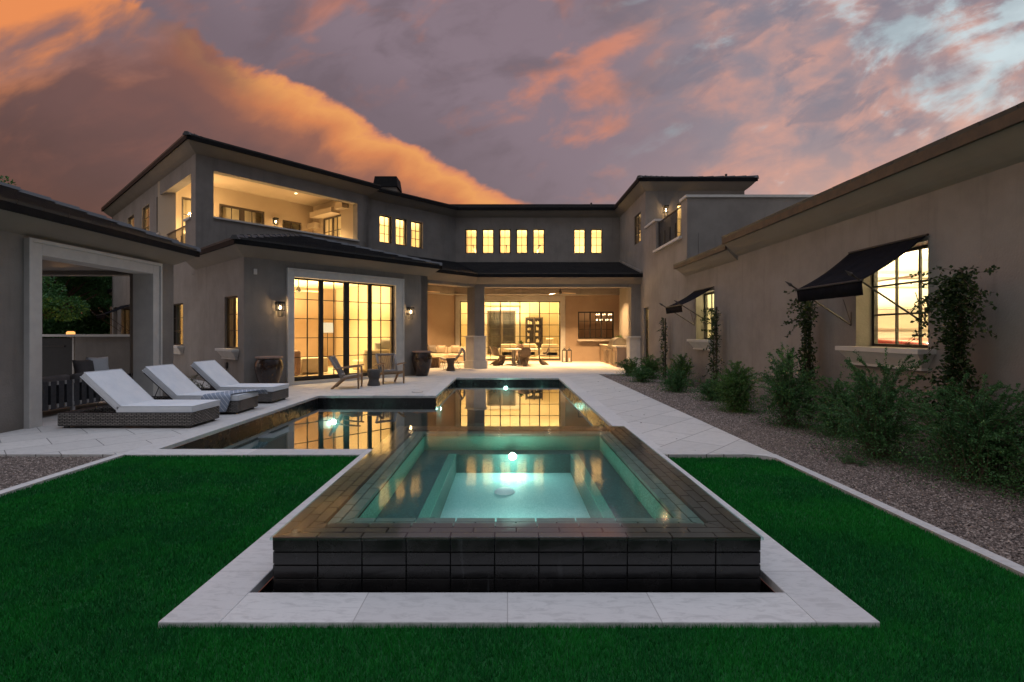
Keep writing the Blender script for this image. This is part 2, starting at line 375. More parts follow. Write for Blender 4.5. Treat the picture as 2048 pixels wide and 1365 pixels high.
# ------------------------------------------------------------------ mesh helpers
def wloc(o):
    v = Vector((0, 0, 0))
    while o is not None: v = v + Vector(o.location); o = o.parent
    return v
class MB:
    def __init__(s): s.v = []; s.f = []
    def face(s, *ps):
        i = len(s.v); s.v += [tuple(p) for p in ps]; s.f.append(tuple(range(i, i+len(ps)))); return s
    def hexa(s, p):   # 8 points: bottom 4, top 4
        i = len(s.v); s.v += [tuple(q) for q in p]
        for f in ((0, 3, 2, 1), (4, 5, 6, 7), (0, 1, 5, 4), (1, 2, 6, 5), (2, 3, 7, 6), (3, 0, 4, 7)): s.f.append(tuple(i+k for k in f))
        return s
    def box(s, x0, x1, y0, y1, z0, z1):
        return s.hexa([(x0, y0, z0), (x1, y0, z0), (x1, y1, z0), (x0, y1, z0), (x0, y0, z1), (x1, y0, z1), (x1, y1, z1), (x0, y1, z1)])
    def fbox(s, fr, a0, a1, b0, b1, z0, z1):
        return s.hexa([fr.p(a0, b0, z0), fr.p(a1, b0, z0), fr.p(a1, b1, z0), fr.p(a0, b1, z0), fr.p(a0, b0, z1), fr.p(a1, b0, z1), fr.p(a1, b1, z1), fr.p(a0, b1, z1)])
    def prism(s, pts, z0, z1):
        k = len(pts); i = len(s.v)
        s.v += [(p[0], p[1], z0) for p in pts] + [(p[0], p[1], z1) for p in pts]
        s.f.append(tuple(i+j for j in reversed(range(k)))); s.f.append(tuple(i+k+j for j in range(k)))
        for j in range(k): s.f.append((i+j, i+(j+1) % k, i+k+(j+1) % k, i+k+j))
        return s
    def bar(s, p0, p1, w, h, up=(0, 0, 1)):
        p0, p1 = Vector(p0), Vector(p1); d = (p1-p0).normalized(); upv = Vector(up)
        if abs(d.dot(upv)) > .95: upv = Vector((0, 1, 0))
        sd_ = d.cross(upv).normalized()*w/2; uu = sd_.cross(d).normalized()*h/2
        return s.hexa([p0-sd_-uu, p0+sd_-uu, p1+sd_-uu, p1-sd_-uu, p0-sd_+uu, p0+sd_+uu, p1+sd_+uu, p1-sd_+uu])
    def tube(s, pts, r, n=6):
        pts = [Vector(p) for p in pts]; rs = r if isinstance(r, (list, tuple)) else [r]*len(pts)
        base = len(s.v)
        for k, p in enumerate(pts):
            d = (pts[min(k+1, len(pts)-1)] - pts[max(k-1, 0)]).normalized()
            a = d.orthogonal().normalized() if k == 0 else (a_prev - d*a_prev.dot(d)).normalized()
            a_prev = a; b = d.cross(a)
            for j in range(n):
                t = 2*math.pi*j/n; s.v.append(tuple(p + (a*math.cos(t) + b*math.sin(t))*rs[k]))
        for k in range(len(pts)-1):
            for j in range(n):
                a0 = base+k*n+j; a1 = base+k*n+(j+1) % n; s.f.append((a0, a1, a1+n, a0+n))
        s.f.append(tuple(base+j for j in reversed(range(n)))); s.f.append(tuple(base+(len(pts)-1)*n+j for j in range(n)))
        return s
    def lathe(s, prof, c=(0, 0, 0), n=32):
        base = len(s.v)
        for r, z in prof:
            for j in range(n):
                t = 2*math.pi*j/n; s.v.append((c[0]+r*math.cos(t), c[1]+r*math.sin(t), c[2]+z))
        for k in range(len(prof)-1):
            for j in range(n):
                a0 = base+k*n+j; a1 = base+k*n+(j+1) % n; s.f.append((a0, a1, a1+n, a0+n))
        return s
    def build(s, name, mat, parent=None, bevel=0., smooth=False, subsurf=0, merge=False, auto=None):
        me = bpy.data.meshes.new(name); off = wloc(parent) if parent else Vector((0, 0, 0))
        vs = [(a-off[0], b-off[1], c-off[2]) for a, b, c in s.v] if parent else s.v
        me.from_pydata(vs, [], s.f); me.materials.append(M[mat] if isinstance(mat, str) else mat)
        bm = bmesh.new(); bm.from_mesh(me)
        if merge: bmesh.ops.remove_doubles(bm, verts=bm.verts, dist=1e-4)
        bmesh.ops.recalc_face_normals(bm, faces=bm.faces); bm.to_mesh(me); bm.free()
        if smooth:
            for p in me.polygons: p.use_smooth = True
        o = bpy.data.objects.new(name, me); COL.objects.link(o)
        if parent: o.parent = parent
        if bevel:
            bv = o.modifiers.new('bevel', 'BEVEL'); bv.width = bevel; bv.segments = 3 if smooth else 2; bv.limit_method = 'ANGLE'
        if subsurf:
            ss = o.modifiers.new('sub', 'SUBSURF'); ss.levels = subsurf; ss.render_levels = subsurf
        return o
def np_mesh(name, verts, k, mat, parent=None):
    """verts: (n, k, 3), one polygon of k corners each"""
    n_ = verts.shape[0]; me = bpy.data.meshes.new(name); off = wloc(parent) if parent else Vector((0, 0, 0))
    v = (verts.reshape(-1, 3) - np.array(off)).astype(np.float32)
    me.vertices.add(len(v)); me.vertices.foreach_set('co', v.ravel())
    me.loops.add(n_*k); me.loops.foreach_set('vertex_index', np.arange(n_*k, dtype=np.int32))
    me.polygons.add(n_); me.polygons.foreach_set('loop_start', np.arange(0, n_*k, k, dtype=np.int32))
    me.update(calc_edges=True); me.materials.append(M[mat])
    o = bpy.data.objects.new(name, me); COL.objects.link(o)
    if parent: o.parent = parent
    return o
def tag(o, label=None, cat=None, group=None, kind=None):
    if label: o['label'] = label
    if cat: o['category'] = cat
    if group: o['group'] = group
    if kind: o['kind'] = kind
    return o
def thing(name, label, cat, loc=(0, 0, 0), rz=0., group=None):
    o = bpy.data.objects.new(name, None); COL.objects.link(o); o.location = loc; o.rotation_euler = (0, 0, rz)
    o.empty_display_size = .2
    return tag(o, label, cat, group)
def copy_tree(o, parent=None):
    c = o.copy(); COL.objects.link(c); c.parent = parent
    for ch in list(o.children): copy_tree(ch, c)
    return c
class Fr:
    """A wall's own axes: a along it, b outward, z up."""
    def __init__(s, O, A, out=None, B=None):
        s.O = Vector((O[0], O[1])); s.A = (Vector((A[0], A[1]))).normalized()
        nn = Vector((s.A[1], -s.A[0]))
        s.N = nn if out is None or nn.dot(Vector(out)) > 0 else -nn
    def p(s, a, b, z): q = s.O + s.A*a + s.N*b; return (q[0], q[1], z)
    def ax(s, px, b=0.):
        k = (px - CX)/F; O = s.O + s.N*b      # O.x + A.x a = k (O.y + A.y a)
        return (k*O[1] - O[0])/(s.A[0] - k*s.A[1])
    def z(s, a, py, b=0.): return H + (HY - py)*s.p(a, b, 0)[1]/F

def downlight(x, y, z, watts, lab):
    t_ = thing('downlight', lab, 'ceiling light', (x, y, z), group='recessed downlights')
    MB().lathe([(0, -.006), (.05, -.006)], (x, y, z), 20).build('lens', 'lamp_disc', t_); MB().lathe([(.05, -.01), (.075, -.004), (.08, 0)], (x, y, z), 20).build('trim_ring', 'cast_stone', t_)
    if watts: lamp((x, y, z-.12), watts, (1, .60, .27), .06, 'downlight_source')
HOUSE = thing('house', 'long two-storey taupe stucco house with dark tile roofs and glowing windows around the pool', 'house', (0, 22, 0))
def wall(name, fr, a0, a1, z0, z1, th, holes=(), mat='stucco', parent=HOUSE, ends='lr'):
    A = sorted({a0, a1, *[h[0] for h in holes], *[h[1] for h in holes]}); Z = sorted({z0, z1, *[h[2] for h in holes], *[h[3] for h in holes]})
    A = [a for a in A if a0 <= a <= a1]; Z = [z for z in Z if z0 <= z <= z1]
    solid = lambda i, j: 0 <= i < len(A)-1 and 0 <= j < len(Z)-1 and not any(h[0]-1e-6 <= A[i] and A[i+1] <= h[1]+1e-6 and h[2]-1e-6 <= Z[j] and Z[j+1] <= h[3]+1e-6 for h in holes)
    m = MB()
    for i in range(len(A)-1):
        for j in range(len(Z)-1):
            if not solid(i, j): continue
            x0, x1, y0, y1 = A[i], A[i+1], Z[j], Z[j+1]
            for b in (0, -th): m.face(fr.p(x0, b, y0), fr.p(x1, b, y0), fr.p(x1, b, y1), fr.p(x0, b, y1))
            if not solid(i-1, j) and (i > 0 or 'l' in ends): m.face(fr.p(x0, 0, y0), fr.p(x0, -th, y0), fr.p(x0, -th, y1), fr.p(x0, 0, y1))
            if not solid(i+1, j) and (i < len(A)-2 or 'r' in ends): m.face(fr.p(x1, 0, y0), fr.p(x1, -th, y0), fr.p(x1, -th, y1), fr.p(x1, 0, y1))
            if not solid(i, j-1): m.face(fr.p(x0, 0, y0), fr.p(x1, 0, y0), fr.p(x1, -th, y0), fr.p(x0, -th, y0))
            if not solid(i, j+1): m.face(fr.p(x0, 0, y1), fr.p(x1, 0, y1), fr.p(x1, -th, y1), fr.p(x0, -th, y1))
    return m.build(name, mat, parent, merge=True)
def window(fr, a0, a1, z0, z1, cols, rows, inset=.12, fw=.055, mw=.02, leaves=1, name='window', mat='dark_metal', mull=.0, parent=HOUSE, sillbar=None):
    m = MB(); b0, b1 = -inset-.06, -inset
    m.fbox(fr, a0, a0+fw, b0, b1, z0, z1).fbox(fr, a1-fw, a1, b0, b1, z0, z1)
    m.fbox(fr, a0+fw, a1-fw, b0, b1, z1-fw, z1).fbox(fr, a0+fw, a1-fw, b0, b1, z0, z0+(sillbar or fw))
    W = (a1-a0-2*fw); L = W/leaves; zz0 = z0+(sillbar or fw); zz1 = z1-fw
    for l in range(leaves):
        l0 = a0+fw+l*L
        if l: 
            ww = mull*(1.35 if leaves == 4 and l == 2 else 1)
            m.fbox(fr, l0-ww/2, l0+ww/2, b0+.003, b1-.003, zz0, zz1)
        for c in range(1, cols):
            x = l0+L*c/cols; m.fbox(fr, x-mw/2, x+mw/2, b0+.015, b1-.012, zz0, zz1)
    for r in range(1, rows):
        z = zz0+(zz1-zz0)*r/rows; m.fbox(fr, a0+fw, a1-fw, b0+.018, b1-.015, z-mw/2, z+mw/2)
    o = m.build(name, mat, parent)
    MB().face(fr.p(a0+.01, b0+.03, z0+.01), fr.p(a1-.01, b0+.03, z0+.01), fr.p(a1-.01, b0+.03, z1-.01), fr.p(a0+.01, b0+.03, z1-.01)).build('pane', 'glass', o)
    return o
def room(fr, a0, a1, b0, b1, z0, z1, mat='room_wall', floor='room_floor', sides='lrbc', parent=HOUSE):
    m = MB()   # b0 = front (nearest the window), b1 = back
    q = lambda *c: m.face(*[fr.p(*k) for k in c])
    q((a0, b1, z0), (a1, b1, z0), (a1, b1, z1), (a0, b1, z1))
    q((a0, b0, z1), (a1, b0, z1), (a1, b1, z1), (a0, b1, z1))
    if 'l' in sides: q((a0, b0, z0), (a0, b1, z0), (a0, b1, z1), (a0, b0, z1))
    q((a1, b0, z0), (a1, b1, z0), (a1, b1, z1), (a1, b0, z1))
    r = m.build('room_shell', mat, parent)
    MB().face(fr.p(a0, b0, z0), fr.p(a1, b0, z0), fr.p(a1, b1, z0), fr.p(a0, b1, z0)).build('room_floor', floor, parent)
    return r
LG = 3.5
def lamp(p, watts, col=(1, .69, .33), r=.12, name='room_light'):
    if name == 'room_light': watts *= LG
    if name == 'downlight_source': watts *= 2.6
    if name in ('room_light', 'downlight_source'):
        l = bpy.data.lights.new(name, 'AREA'); l.shape = 'DISK'; l.size = (1.1 if r >= .1 else .5) if name == 'room_light' else .16; l.energy = watts; l.color = col
        if name == 'downlight_source' or r < .1: l.spread = R(118)
    else:
        l = bpy.data.lights.new(name, 'POINT'); l.energy = watts; l.color = col; l.shadow_soft_size = r
    o = bpy.data.objects.new(name, l); COL.objects.link(o); o.location = p
    if name == 'room_light' and r >= .1:      # torchiere-like: throws its light up at the ceiling
        o.rotation_euler = (R(180), 0, 0); o.location = (p[0], p[1], 5.35 if p[2] > 5 else 1.95)
    return o
def area(p, watts, sx, sy, col=(1, .72, .38), rot=(0, 0, 0), name='ceiling_light_source'):
    l = bpy.data.lights.new(name, 'AREA'); l.energy = watts; l.color = col; l.shape = 'RECTANGLE'; l.size = sx; l.size_y = sy
    o = bpy.data.objects.new(name, l); COL.objects.link(o); o.location = p; o.rotation_euler = rot; return o
def offset_line(pts, d):
    """miter-offset an open polyline of 2-D points to its left (d > 0) or right"""
    P = [Vector(p[:2]) for p in pts]; out = []
    ns = [Vector((-(P[i+1]-P[i])[1], (P[i+1]-P[i])[0])).normalized() for i in range(len(P)-1)]
    for i, p in enumerate(P):
        if i == 0: out.append(p+ns[0]*d)
        elif i == len(P)-1: out.append(p+ns[-1]*d)
        else:
            b = (ns[i-1]+ns[i]).normalized(); out.append(p+b*(d/b.dot(ns[i])))
    return out
def eave(pts, zc, outd, up, fh=.13, fmat='fascia_dark', parent=HOUSE, end0=0., end1=0., side=-1, cmat='stucco_cove'):
    """cove from the wall line up and out to the fascia; returns the eave line (x, y) at the roof's lower edge"""
    o = offset_line(pts, side*outd); o2 = offset_line(pts, side*(outd+.05))
    if end0:
        d = (Vector(pts[0][:2])-Vector(pts[1][:2])).normalized(); o[0] += d*end0; o2[0] += d*(end0+.05)
    if end1:
        d = (Vector(pts[-1][:2])-Vector(pts[-2][:2])).normalized(); o[-1] += d*end1; o2[-1] += d*(end1+.05)
    m = MB(); k = MB()
    for i in range(len(pts)-1):
        a, b, c, d = pts[i], pts[i+1], o[i+1], o[i]
        steps = 5
        def lp(p, q, t):
            # gentle concave cove
            h = zc + up*(1-math.cos(t*math.pi/2))*.35 + up*t*.65
            return (p[0]+(q[0]-p[0])*t, p[1]+(q[1]-p[1])*t, h)
        for s_i in range(steps):
            t0, t1 = s_i/steps, (s_i+1)/steps
            m.face(lp(a, d, t0), lp(b, c, t0), lp(b, c, t1), lp(a, d, t1))
        e, f = o2[i+1], o2[i]
        k.hexa([(d[0], d[1], zc+up-.01), (c[0], c[1], zc+up-.01), (e[0], e[1], zc+up-.01), (f[0], f[1], zc+up-.01),
                (d[0], d[1], zc+up+fh), (c[0], c[1], zc+up+fh), (e[0], e[1], zc+up+fh), (f[0], f[1], zc+up+fh)])
    for (idx, e_) in ((0, end0), (-1, end1)):
        if e_:   # close the return of the cove at a free end
            a = pts[idx]; d = o[idx]; j = 1 if idx == 0 else -2
            dd = (Vector(pts[idx][:2])-Vector(pts[j][:2])).normalized()*e_
            g = (a[0]+dd[0], a[1]+dd[1])
            m.face((a[0], a[1], zc), (d[0], d[1], zc+up), (g[0], g[1], zc+up))
            k.bar((d[0], d[1], zc+up+fh/2), (g[0], g[1], zc+up+fh/2), .05, fh)
    m.build('eave_cove', cmat, parent, merge=True); k.build('fascia', fmat, parent)
    return o2
def roof_face(e0, e1, t0, t1, parent=HOUSE, name='roof', course=.36, twid=.42, lift=.05, mat='roof'):
    """tiled roof plane: e0-e1 along the eave, t0-t1 along the top (all 3-D)"""
    e0, e1, t0, t1 = map(Vector, (e0, e1, t0, t1)); m = MB()
    L = max((t0-e0).length, (t1-e1).length, .1); d = (e1-e0).normalized()
    up = ((t0+t1)/2-(e0+e1)/2); up = up-d*up.dot(d); slope = up.length; nv = d.cross(up.normalized()); nv = nv if nv.z > 0 else -nv
    k = max(1, int(round(slope/course))); 
    for i in range(k):
        s0, s1 = i/k, (i+1)/k
        a, b = e0.lerp(t0, s0), e1.lerp(t1, s0); a2, b2 = e0.lerp(t0, s1), e1.lerp(t1, s1)
        wl = (b-a).length
        if wl < .05: continue
        nt_ = max(1, int(wl/twid)) if wl < 60 else int(wl/twid)
        for j in range(nt_):
            q0, q1 = j/nt_, (j+1)/nt_
            jit = random.uniform(-.002, .002); g = .004/wl
            A, B = a.lerp(b, q0+g)+nv*(lift+jit), a.lerp(b, q1-g)+nv*(lift+jit)
            C, D = a2.lerp(b2, q1-g)+nv*.004, a2.lerp(b2, q0+g)+nv*.004
            m.face(A, B, C, D); m.face(A-nv*(lift+.01), B-nv*(lift+.01), B, A)
    m.face(e0-nv*.02, e1-nv*.02, t1-nv*.02, t0-nv*.02)
    me_o = m.build(name, mat, parent)
    return me_o
def caps(p0, p1, parent=HOUSE, step=.40, w=.24, h=.10):
    p0, p1 = Vector(p0), Vector(p1); L = (p1-p0).length; k = max(1, int(L/step)); m = MB(); d = (p1-p0)/k
    for i in range(k):
        a = p0+d*i+Vector((0, 0, .045)); b = p0+d*(i+1.12)+Vector((0, 0, .015))
        s_ = d.cross(Vector((0, 0, 1))).normalized()
        m.hexa([a-s_*w/2-Vector((0, 0, .06)), a+s_*w/2-Vector((0, 0, .06)), b+s_*w/2-Vector((0, 0, .06)), b-s_*w/2-Vector((0, 0, .06)),
                a-s_*w/5+Vector((0, 0, h*.5)), a+s_*w/5+Vector((0, 0, h*.5)), b+s_*w/5+Vector((0, 0, h*.5)), b-s_*w/5+Vector((0, 0, h*.5))])
    return m.build('ridge_caps', 'roof', parent)

# ================================================================== GROUND
SP0, SP1, SQ0, SQ1, SPZ = -1.416, 1.527, 3.06, 6.69, .273       # spa outline and height
PL, PR, PF, PM, PB, PC = -4.50, 1.69, 6.57, 12.14, 16.90, -1.70  # pool: left, right, front, mid step, back, channel left
WZ = -.19
def sheet(name, rects, z, mat, kind='structure', th=0.):
    m = MB()
    for x0, x1, y0, y1 in rects:
        if th: m.box(x0, x1, y0, y1, z-th, z)
        else: m.face((x0, y0, z), (x1, y0, z), (x1, y1, z), (x0, y1, z))
    return tag(m.build(name, mat), kind=kind)
sheet('ground', [(-400, -4.9, -400, 600), (2.1, 400, -400, 600), (-4.9, 2.1, -400, 2.5), (-4.9, 2.1, 17.3, 600)], -.12, 'gravel')
sheet('pool_deck', [(-16, -4.81, 6.29, 30), (-4.81, -2.01, 12.45, 30), (-2.01, 2.0, 17.21, 30), (1.93, 2.0, 6.29, 6.57), (2.0, 3.3, 6.29, 30), (3.3, 6.5, 18.57, 30)], 0., 'paving', th=.06)
cp = .31
cop = MB()
for r in ((-4.81, -1.81, 6.27, PF), (-1.49, 1.60, 2.638, 2.942), (-4.5, -2.01, PM, 12.45), (PC, PR, PB, 17.21)):
    cop.box(*r, -.055, .004)
tag(cop.build('coping', 'coping', bevel=.006), kind='structure')
cop = MB()
for r in ((-4.81, PL, PF, 12.45), (-1.81, -1.49, 2.638, PF), (1.60, 1.93, 2.638, PF), (PR, 2.0, PF, 17.21), (-2.01, PC, PM, 17.21)):
    cop.box(*r, -.055, .004)
tag(cop.build('coping_side', 'coping_side', bevel=.006), kind='structure')
ed = MB()
ed.box(-4.81, -4.70, -3, 6.27, -.1, .006)
arc = [(3.2+.10*math.sin(t)*0, 0) for t in ()]
ed.box(3.20, 3.30, -3, 6.10, -.1, .006)
ed.prism([(3.20, 6.10), (3.30, 6.10), (3.30, 6.29), (2.9, 6.29), (3.05, 6.24), (3.15, 6.18)], -.1, .005)
tag(ed.build('lawn_edging', 'coping'), kind='structure')
LAWN = [(-4.70, -1.81, -2.5, 6.27), (-1.81, 1.93, -2.5, 2.638), (1.93, 3.20, -2.5, 6.10), (1.93, 3.05, 6.10, 6.20)]
sheet('lawn_base', LAWN, -.028, 'turf_base')
# turf blades
def blades(rects, dens_f, name, label):
    out_ = []
    for x0, x1, y0, y1 in rects:
        yb = np.arange(max(y0, 1.2), y1, .4)
        for ya in yb:
            y2 = min(ya+.4, y1); cnt = int((x1-x0)*(y2-ya)*dens_f((ya+y2)/2))
            if cnt < 1: continue
            p = np.zeros((cnt, 3)); p[:, 0] = rng.uniform(x0, x1, cnt); p[:, 1] = rng.uniform(ya, y2, cnt); p[:, 2] = -.028
            out_.append(p)
    p = np.concatenate(out_); c = len(p)
    d = p[:, 1]
    wd = rng.uniform(.0016, .0030, c)*np.clip(d/3., .9, 2.0); h = rng.uniform(.022, .034, c)
    th = rng.uniform(0, 2*np.pi, c); ln = rng.uniform(0, .022, c); ph = rng.uniform(0, 2*np.pi, c)
    V = np.zeros((c, 3, 3))
    V[:, 0] = p; V[:, 1] = p; V[:, 2] = p
    V[:, 0, 0] -= np.cos(th)*wd; V[:, 0, 1] -= np.sin(th)*wd; V[:, 1, 0] += np.cos(th)*wd; V[:, 1, 1] += np.sin(th)*wd
    V[:, 2, 0] += np.cos(ph)*ln; V[:, 2, 1] += np.sin(ph)*ln; V[:, 2, 2] += h
    return tag(np_mesh(name, V, 3, 'turf'), label, 'grass', kind='stuff')
dens = lambda y: 26000 if y < 3 else 20000 if y < 4 else 13000 if y < 5 else 9000
blades([r for r in LAWN], dens, 'lawn_grass', 'deep green turf around the raised spa')
# gravel stones
def stones(rects, name, label):
    base = np.array([[1, 0, 0], [0, 1, 0], [-1, 0, 0], [0, -1, 0], [0, 0, 1], [0, 0, -1]], float)
    tri = np.array([[0, 1, 4], [1, 2, 4], [2, 3, 4], [3, 0, 4]])
    ps = []
    for x0, x1, y0, y1, dn in rects:
        c = int((x1-x0)*(y1-y0)*dn); p = np.zeros((c, 3)); p[:, 0] = rng.uniform(x0, x1, c); p[:, 1] = rng.uniform(y0, y1, c); p[:, 2] = -.03+rng.uniform(-.006, .006, c); ps.append(p)
    p = np.concatenate(ps); c = len(p)
    s_ = rng.uniform(.006, .013, c)*np.clip(p[:, 1]/7, 1, 1.8); th = rng.uniform(0, 2*np.pi, c)
    vb = base[None]*s_[:, None, None]*rng.uniform(.65, 1.3, (c, 6, 1))
    x = vb[:, :, 0]*np.cos(th)[:, None]-vb[:, :, 1]*np.sin(th)[:, None]; y = vb[:, :, 0]*np.sin(th)[:, None]+vb[:, :, 1]*np.cos(th)[:, None]
    vb[:, :, 0] = x+rng.normal(0, .15, (c, 6))*s_[:, None]; vb[:, :, 1] = y; vb[:, :, 2] *= .75
    vb += p[:, None]
    n_ = c; me = bpy.data.meshes.new(name); v = vb.reshape(-1, 3).astype(np.float32)
    me.vertices.add(len(v)); me.vertices.foreach_set('co', v.ravel())
    idx = (np.arange(c)[:, None, None]*6+tri[None]).reshape(-1).astype(np.int32); k = len(idx)//3
    me.loops.add(len(idx)); me.loops.foreach_set('vertex_index', idx); me.polygons.add(k); me.polygons.foreach_set('loop_start', np.arange(0, k*3, 3, dtype=np.int32))
    me.update(calc_edges=True); me.materials.append(M['pebbles'])
    o = bpy.data.objects.new(name, me); COL.objects.link(o); return tag(o, label, 'gravel', kind='stuff')
sheet('gravel_bed', [(3.30, 5.62, -3, 18.57)], -.035, 'gravel'); sheet('gravel_bed', [(-16, -4.81, -3, 6.29)], -.034, 'gravel')
stones([(3.3, 5.5, 2.0, 6, 5200), (3.3, 5.5, 6, 10, 3200), (3.3, 5.5, 10, 18.5, 1000)], 'gravel_bed_stones', 'tan gravel in the planting bed along the right wall')
stones([(-7.5, -4.81, 3.4, 6.29, 4200)], 'gravel_corner_stones', 'tan gravel beside the left lawn edge')

# ================================================================== POOL
POOL = thing('swimming_pool', 'long dark L-shaped swimming pool mirroring the lit house', 'pool', (0, 10, WZ))
outline = [(-1.49, 2.942), (1.60, 2.942), (1.60, PF), (PR, PF), (PR, PB), (PC, PB), (PC, PM), (PL, PM), (PL, PF), (-1.49, PF)]
m = MB(); t = MB()
for i, p in enumerate(outline):
    q = outline[(i+1) % len(outline)]
    m.face((*p, -1.5), (*q, -1.5), (*q, -.35), (*p, -.35)); t.face((*p, -.35), (*q, -.35), (*q, -.055), (*p, -.055))
m.build('basin', 'pool_finish', POOL); t.build('waterline_tile', 'tile', POOL)
fl = MB(); fl.face(*[(x, y, -1.5) for x, y in outline]); fl.build('pool_floor', 'pool_finish', POOL)
# a shallow ledge along the left wall
MB().box(PL+.005, PL+.32, PF+.01, PM-.01, -1.49, -.42).build('ledge', 'pool_finish', POOL)
wm = MB(); wm.face(*[(x, y, WZ) for x, y in [(SP1+.06, PF), (PR, PF), (PR, PB), (PC, PB), (PC, PM), (PL, PM), (PL, PF), (-1.49, PF), (-1.49, SQ1), (SP1+.06, SQ1)]])
wm2 = MB(); wm2.face((-1.49, 2.942, WZ-.10), (1.60, 2.942, WZ-.10), (1.60, SQ0, WZ-.10), (-1.49, SQ0, WZ-.10))
tag(wm.build('water', 'pool_water'), kind='structure')
def pool_light(x, y, z, nx, ny, r, watts, label, mat='pool_bulb'):
    t_ = thing('pool_light', label, 'pool light', (x, y, z), group='underwater lights')
    a = math.atan2(ny, nx); M_ = Matrix.Rotation(a, 4, 'Z') @ Matrix.Rotation(R(90), 4, 'Y')
    b = MB().lathe([(0, .02), (r*.5, .02), (r, .012)], n=24); b.v = [tuple(M_ @ Vector(v_)+Vector((x, y, z))) for v_ in b.v]
    b.build('lens', mat, t_); b = MB().lathe([(r, .0), (r*1.25, .008), (r*1.3, .0)], n=24); b.v = [tuple(M_ @ Vector(v_)+Vector((x, y, z))) for v_ in b.v]
    b.build('trim_ring', 'steel', t_)
    l = lamp((x+nx*.16, y+ny*.16, z-.02), watts, (.62, 1, .86), .06, 'pool_light_source'); return t_
pool_light(-4.14, PM, -.62, 0, -1, .055, 14, 'white underwater light at the left back corner of the pool')
pool_light(PC, 12.9, -.42, 1, 0, .05, 8, 'small underwater light beside the step in the pool edge', 'pool_bulb_soft')
pool_light(-.06, PB, -.33, 0, -1, .06, 12, 'underwater light centred on the far end of the pool', 'pool_bulb_soft')
lamp((1.3, 14.5, -.6), 6, (.45, 1, .85), .1, 'pool_light_source'); lamp((-3.9, 8.0, -.7), 4, (.45, 1, .85), .1, 'pool_light_source')
lamp((1.4, 10.0, -.6), 5, (.45, 1, .85), .1, 'pool_light_source')

# ================================================================== SPA
SPA = thing('raised_spa', 'raised square spa clad in dark glazed tiles with glowing turquoise water', 'hot tub', (0, 4.9, 0))
TW, TH_ = (SP1-SP0)/11, .0785
core = MB()
rw = .35
# outer core (grout) as four walls, mitre-free
for (x0, x1, y0, y1) in ((SP0+.012, SP1-.012, SQ0+.012, SQ0+rw), (SP0+.012, SP1-.012, SQ1-rw, SQ1-.012), (SP0+.012, SP0+rw, SQ0+rw, SQ1-rw), (SP1-rw, SP1-.012, SQ0+rw, SQ1-rw)):
    core.box(x0, x1, y0, y1, -1.5, SPZ-.050)
core.build('grout_core', 'grout', SPA)
tiles = MB(); g_ = .0035
def wall_tiles(p0, p1, nrm, count):
    p0, p1 = Vector(p0), Vector(p1); d = (p1-p0)/count; dn = d.normalized(); nn = Vector(nrm)
    for r in range(7):
        z1 = SPZ-.012-r*TH_; z0 = z1-TH_
        for c in range(count):
            a = p0+d*c+dn*g_; b = p0+d*(c+1)-dn*g_
            j = [random.uniform(-.0012, .0012) for _ in range(4)]
            fr_ = lambda p, z, k: (p.x+nn.x*(.012+k), p.y+nn.y*(.012+k), z)
            bk = lambda p, z: (p.x, p.y, z)
            tiles.hexa([fr_(a, z0+g_, j[0]), fr_(b, z0+g_, j[1]), bk(b, z0+g_), bk(a, z0+g_), fr_(a, z1-g_, j[2]), fr_(b, z1-g_, j[3]), bk(b, z1-g_), bk(a, z1-g_)])
wall_tiles((SP0+.012, SQ0+.012), (SP1-.012, SQ0+.012), (0, -1), 11)
wall_tiles((SP0+.012, SQ0+.012), (SP0+.012, SQ1-.012), (-1, 0), 14)
wall_tiles((SP1-.012, SQ0+.012), (SP1-.012, SQ1-.012), (1, 0), 14)
wall_tiles((SP0+.012, SQ1-.012), (SP1-.012, SQ1-.012), (0, 1), 11)
tiles.build('tile_cladding', 'tile', SPA, bevel=.002)
rim = MB(); subm = MB(); rh = TH_*.98
corners = [Vector((SP0, SQ0)), Vector((SP1, SQ0)), Vector((SP1, SQ1)), Vector((SP0, SQ1))]
for sd_i in range(4):
    p0, p1 = corners[sd_i], corners[(sd_i+1) % 4]; L = (p1-p0).length; d = (p1-p0)/L; inw = Vector((-d.y, d.x))
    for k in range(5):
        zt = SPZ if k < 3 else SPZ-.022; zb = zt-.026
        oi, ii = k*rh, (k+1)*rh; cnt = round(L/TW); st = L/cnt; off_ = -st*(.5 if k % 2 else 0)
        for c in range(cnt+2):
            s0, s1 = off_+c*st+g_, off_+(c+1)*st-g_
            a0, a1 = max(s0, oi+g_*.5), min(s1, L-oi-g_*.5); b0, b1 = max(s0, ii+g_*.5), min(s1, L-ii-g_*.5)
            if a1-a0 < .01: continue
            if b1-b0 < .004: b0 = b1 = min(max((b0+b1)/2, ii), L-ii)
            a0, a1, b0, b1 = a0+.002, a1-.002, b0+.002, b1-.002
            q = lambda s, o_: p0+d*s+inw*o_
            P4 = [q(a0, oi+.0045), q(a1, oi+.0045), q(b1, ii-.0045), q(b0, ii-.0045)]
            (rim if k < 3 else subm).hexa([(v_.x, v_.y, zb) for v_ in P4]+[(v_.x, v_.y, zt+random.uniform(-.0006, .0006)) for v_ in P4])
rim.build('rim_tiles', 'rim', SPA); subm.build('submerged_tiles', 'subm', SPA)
I0, I1, J0, J1 = SP0+rw+.04, SP1-rw-.04, SQ0+rw+.04, SQ1-rw-.04
W0, W1, V0, V1 = -.61, .75, J0, J1-.22
ib = MB()
BZ, FZ = .05, -.17
ring = [(I0, J0), (I1, J0), (I1, J1), (I0, J1)]
for i, p in enumerate(ring):
    q = ring[(i+1) % 4]; ib.face((*p, FZ), (*q, FZ), (*q, SPZ-.051), (*p, SPZ-.051))
ib.build('basin_wall', 'spa_wall', SPA); ib = MB()
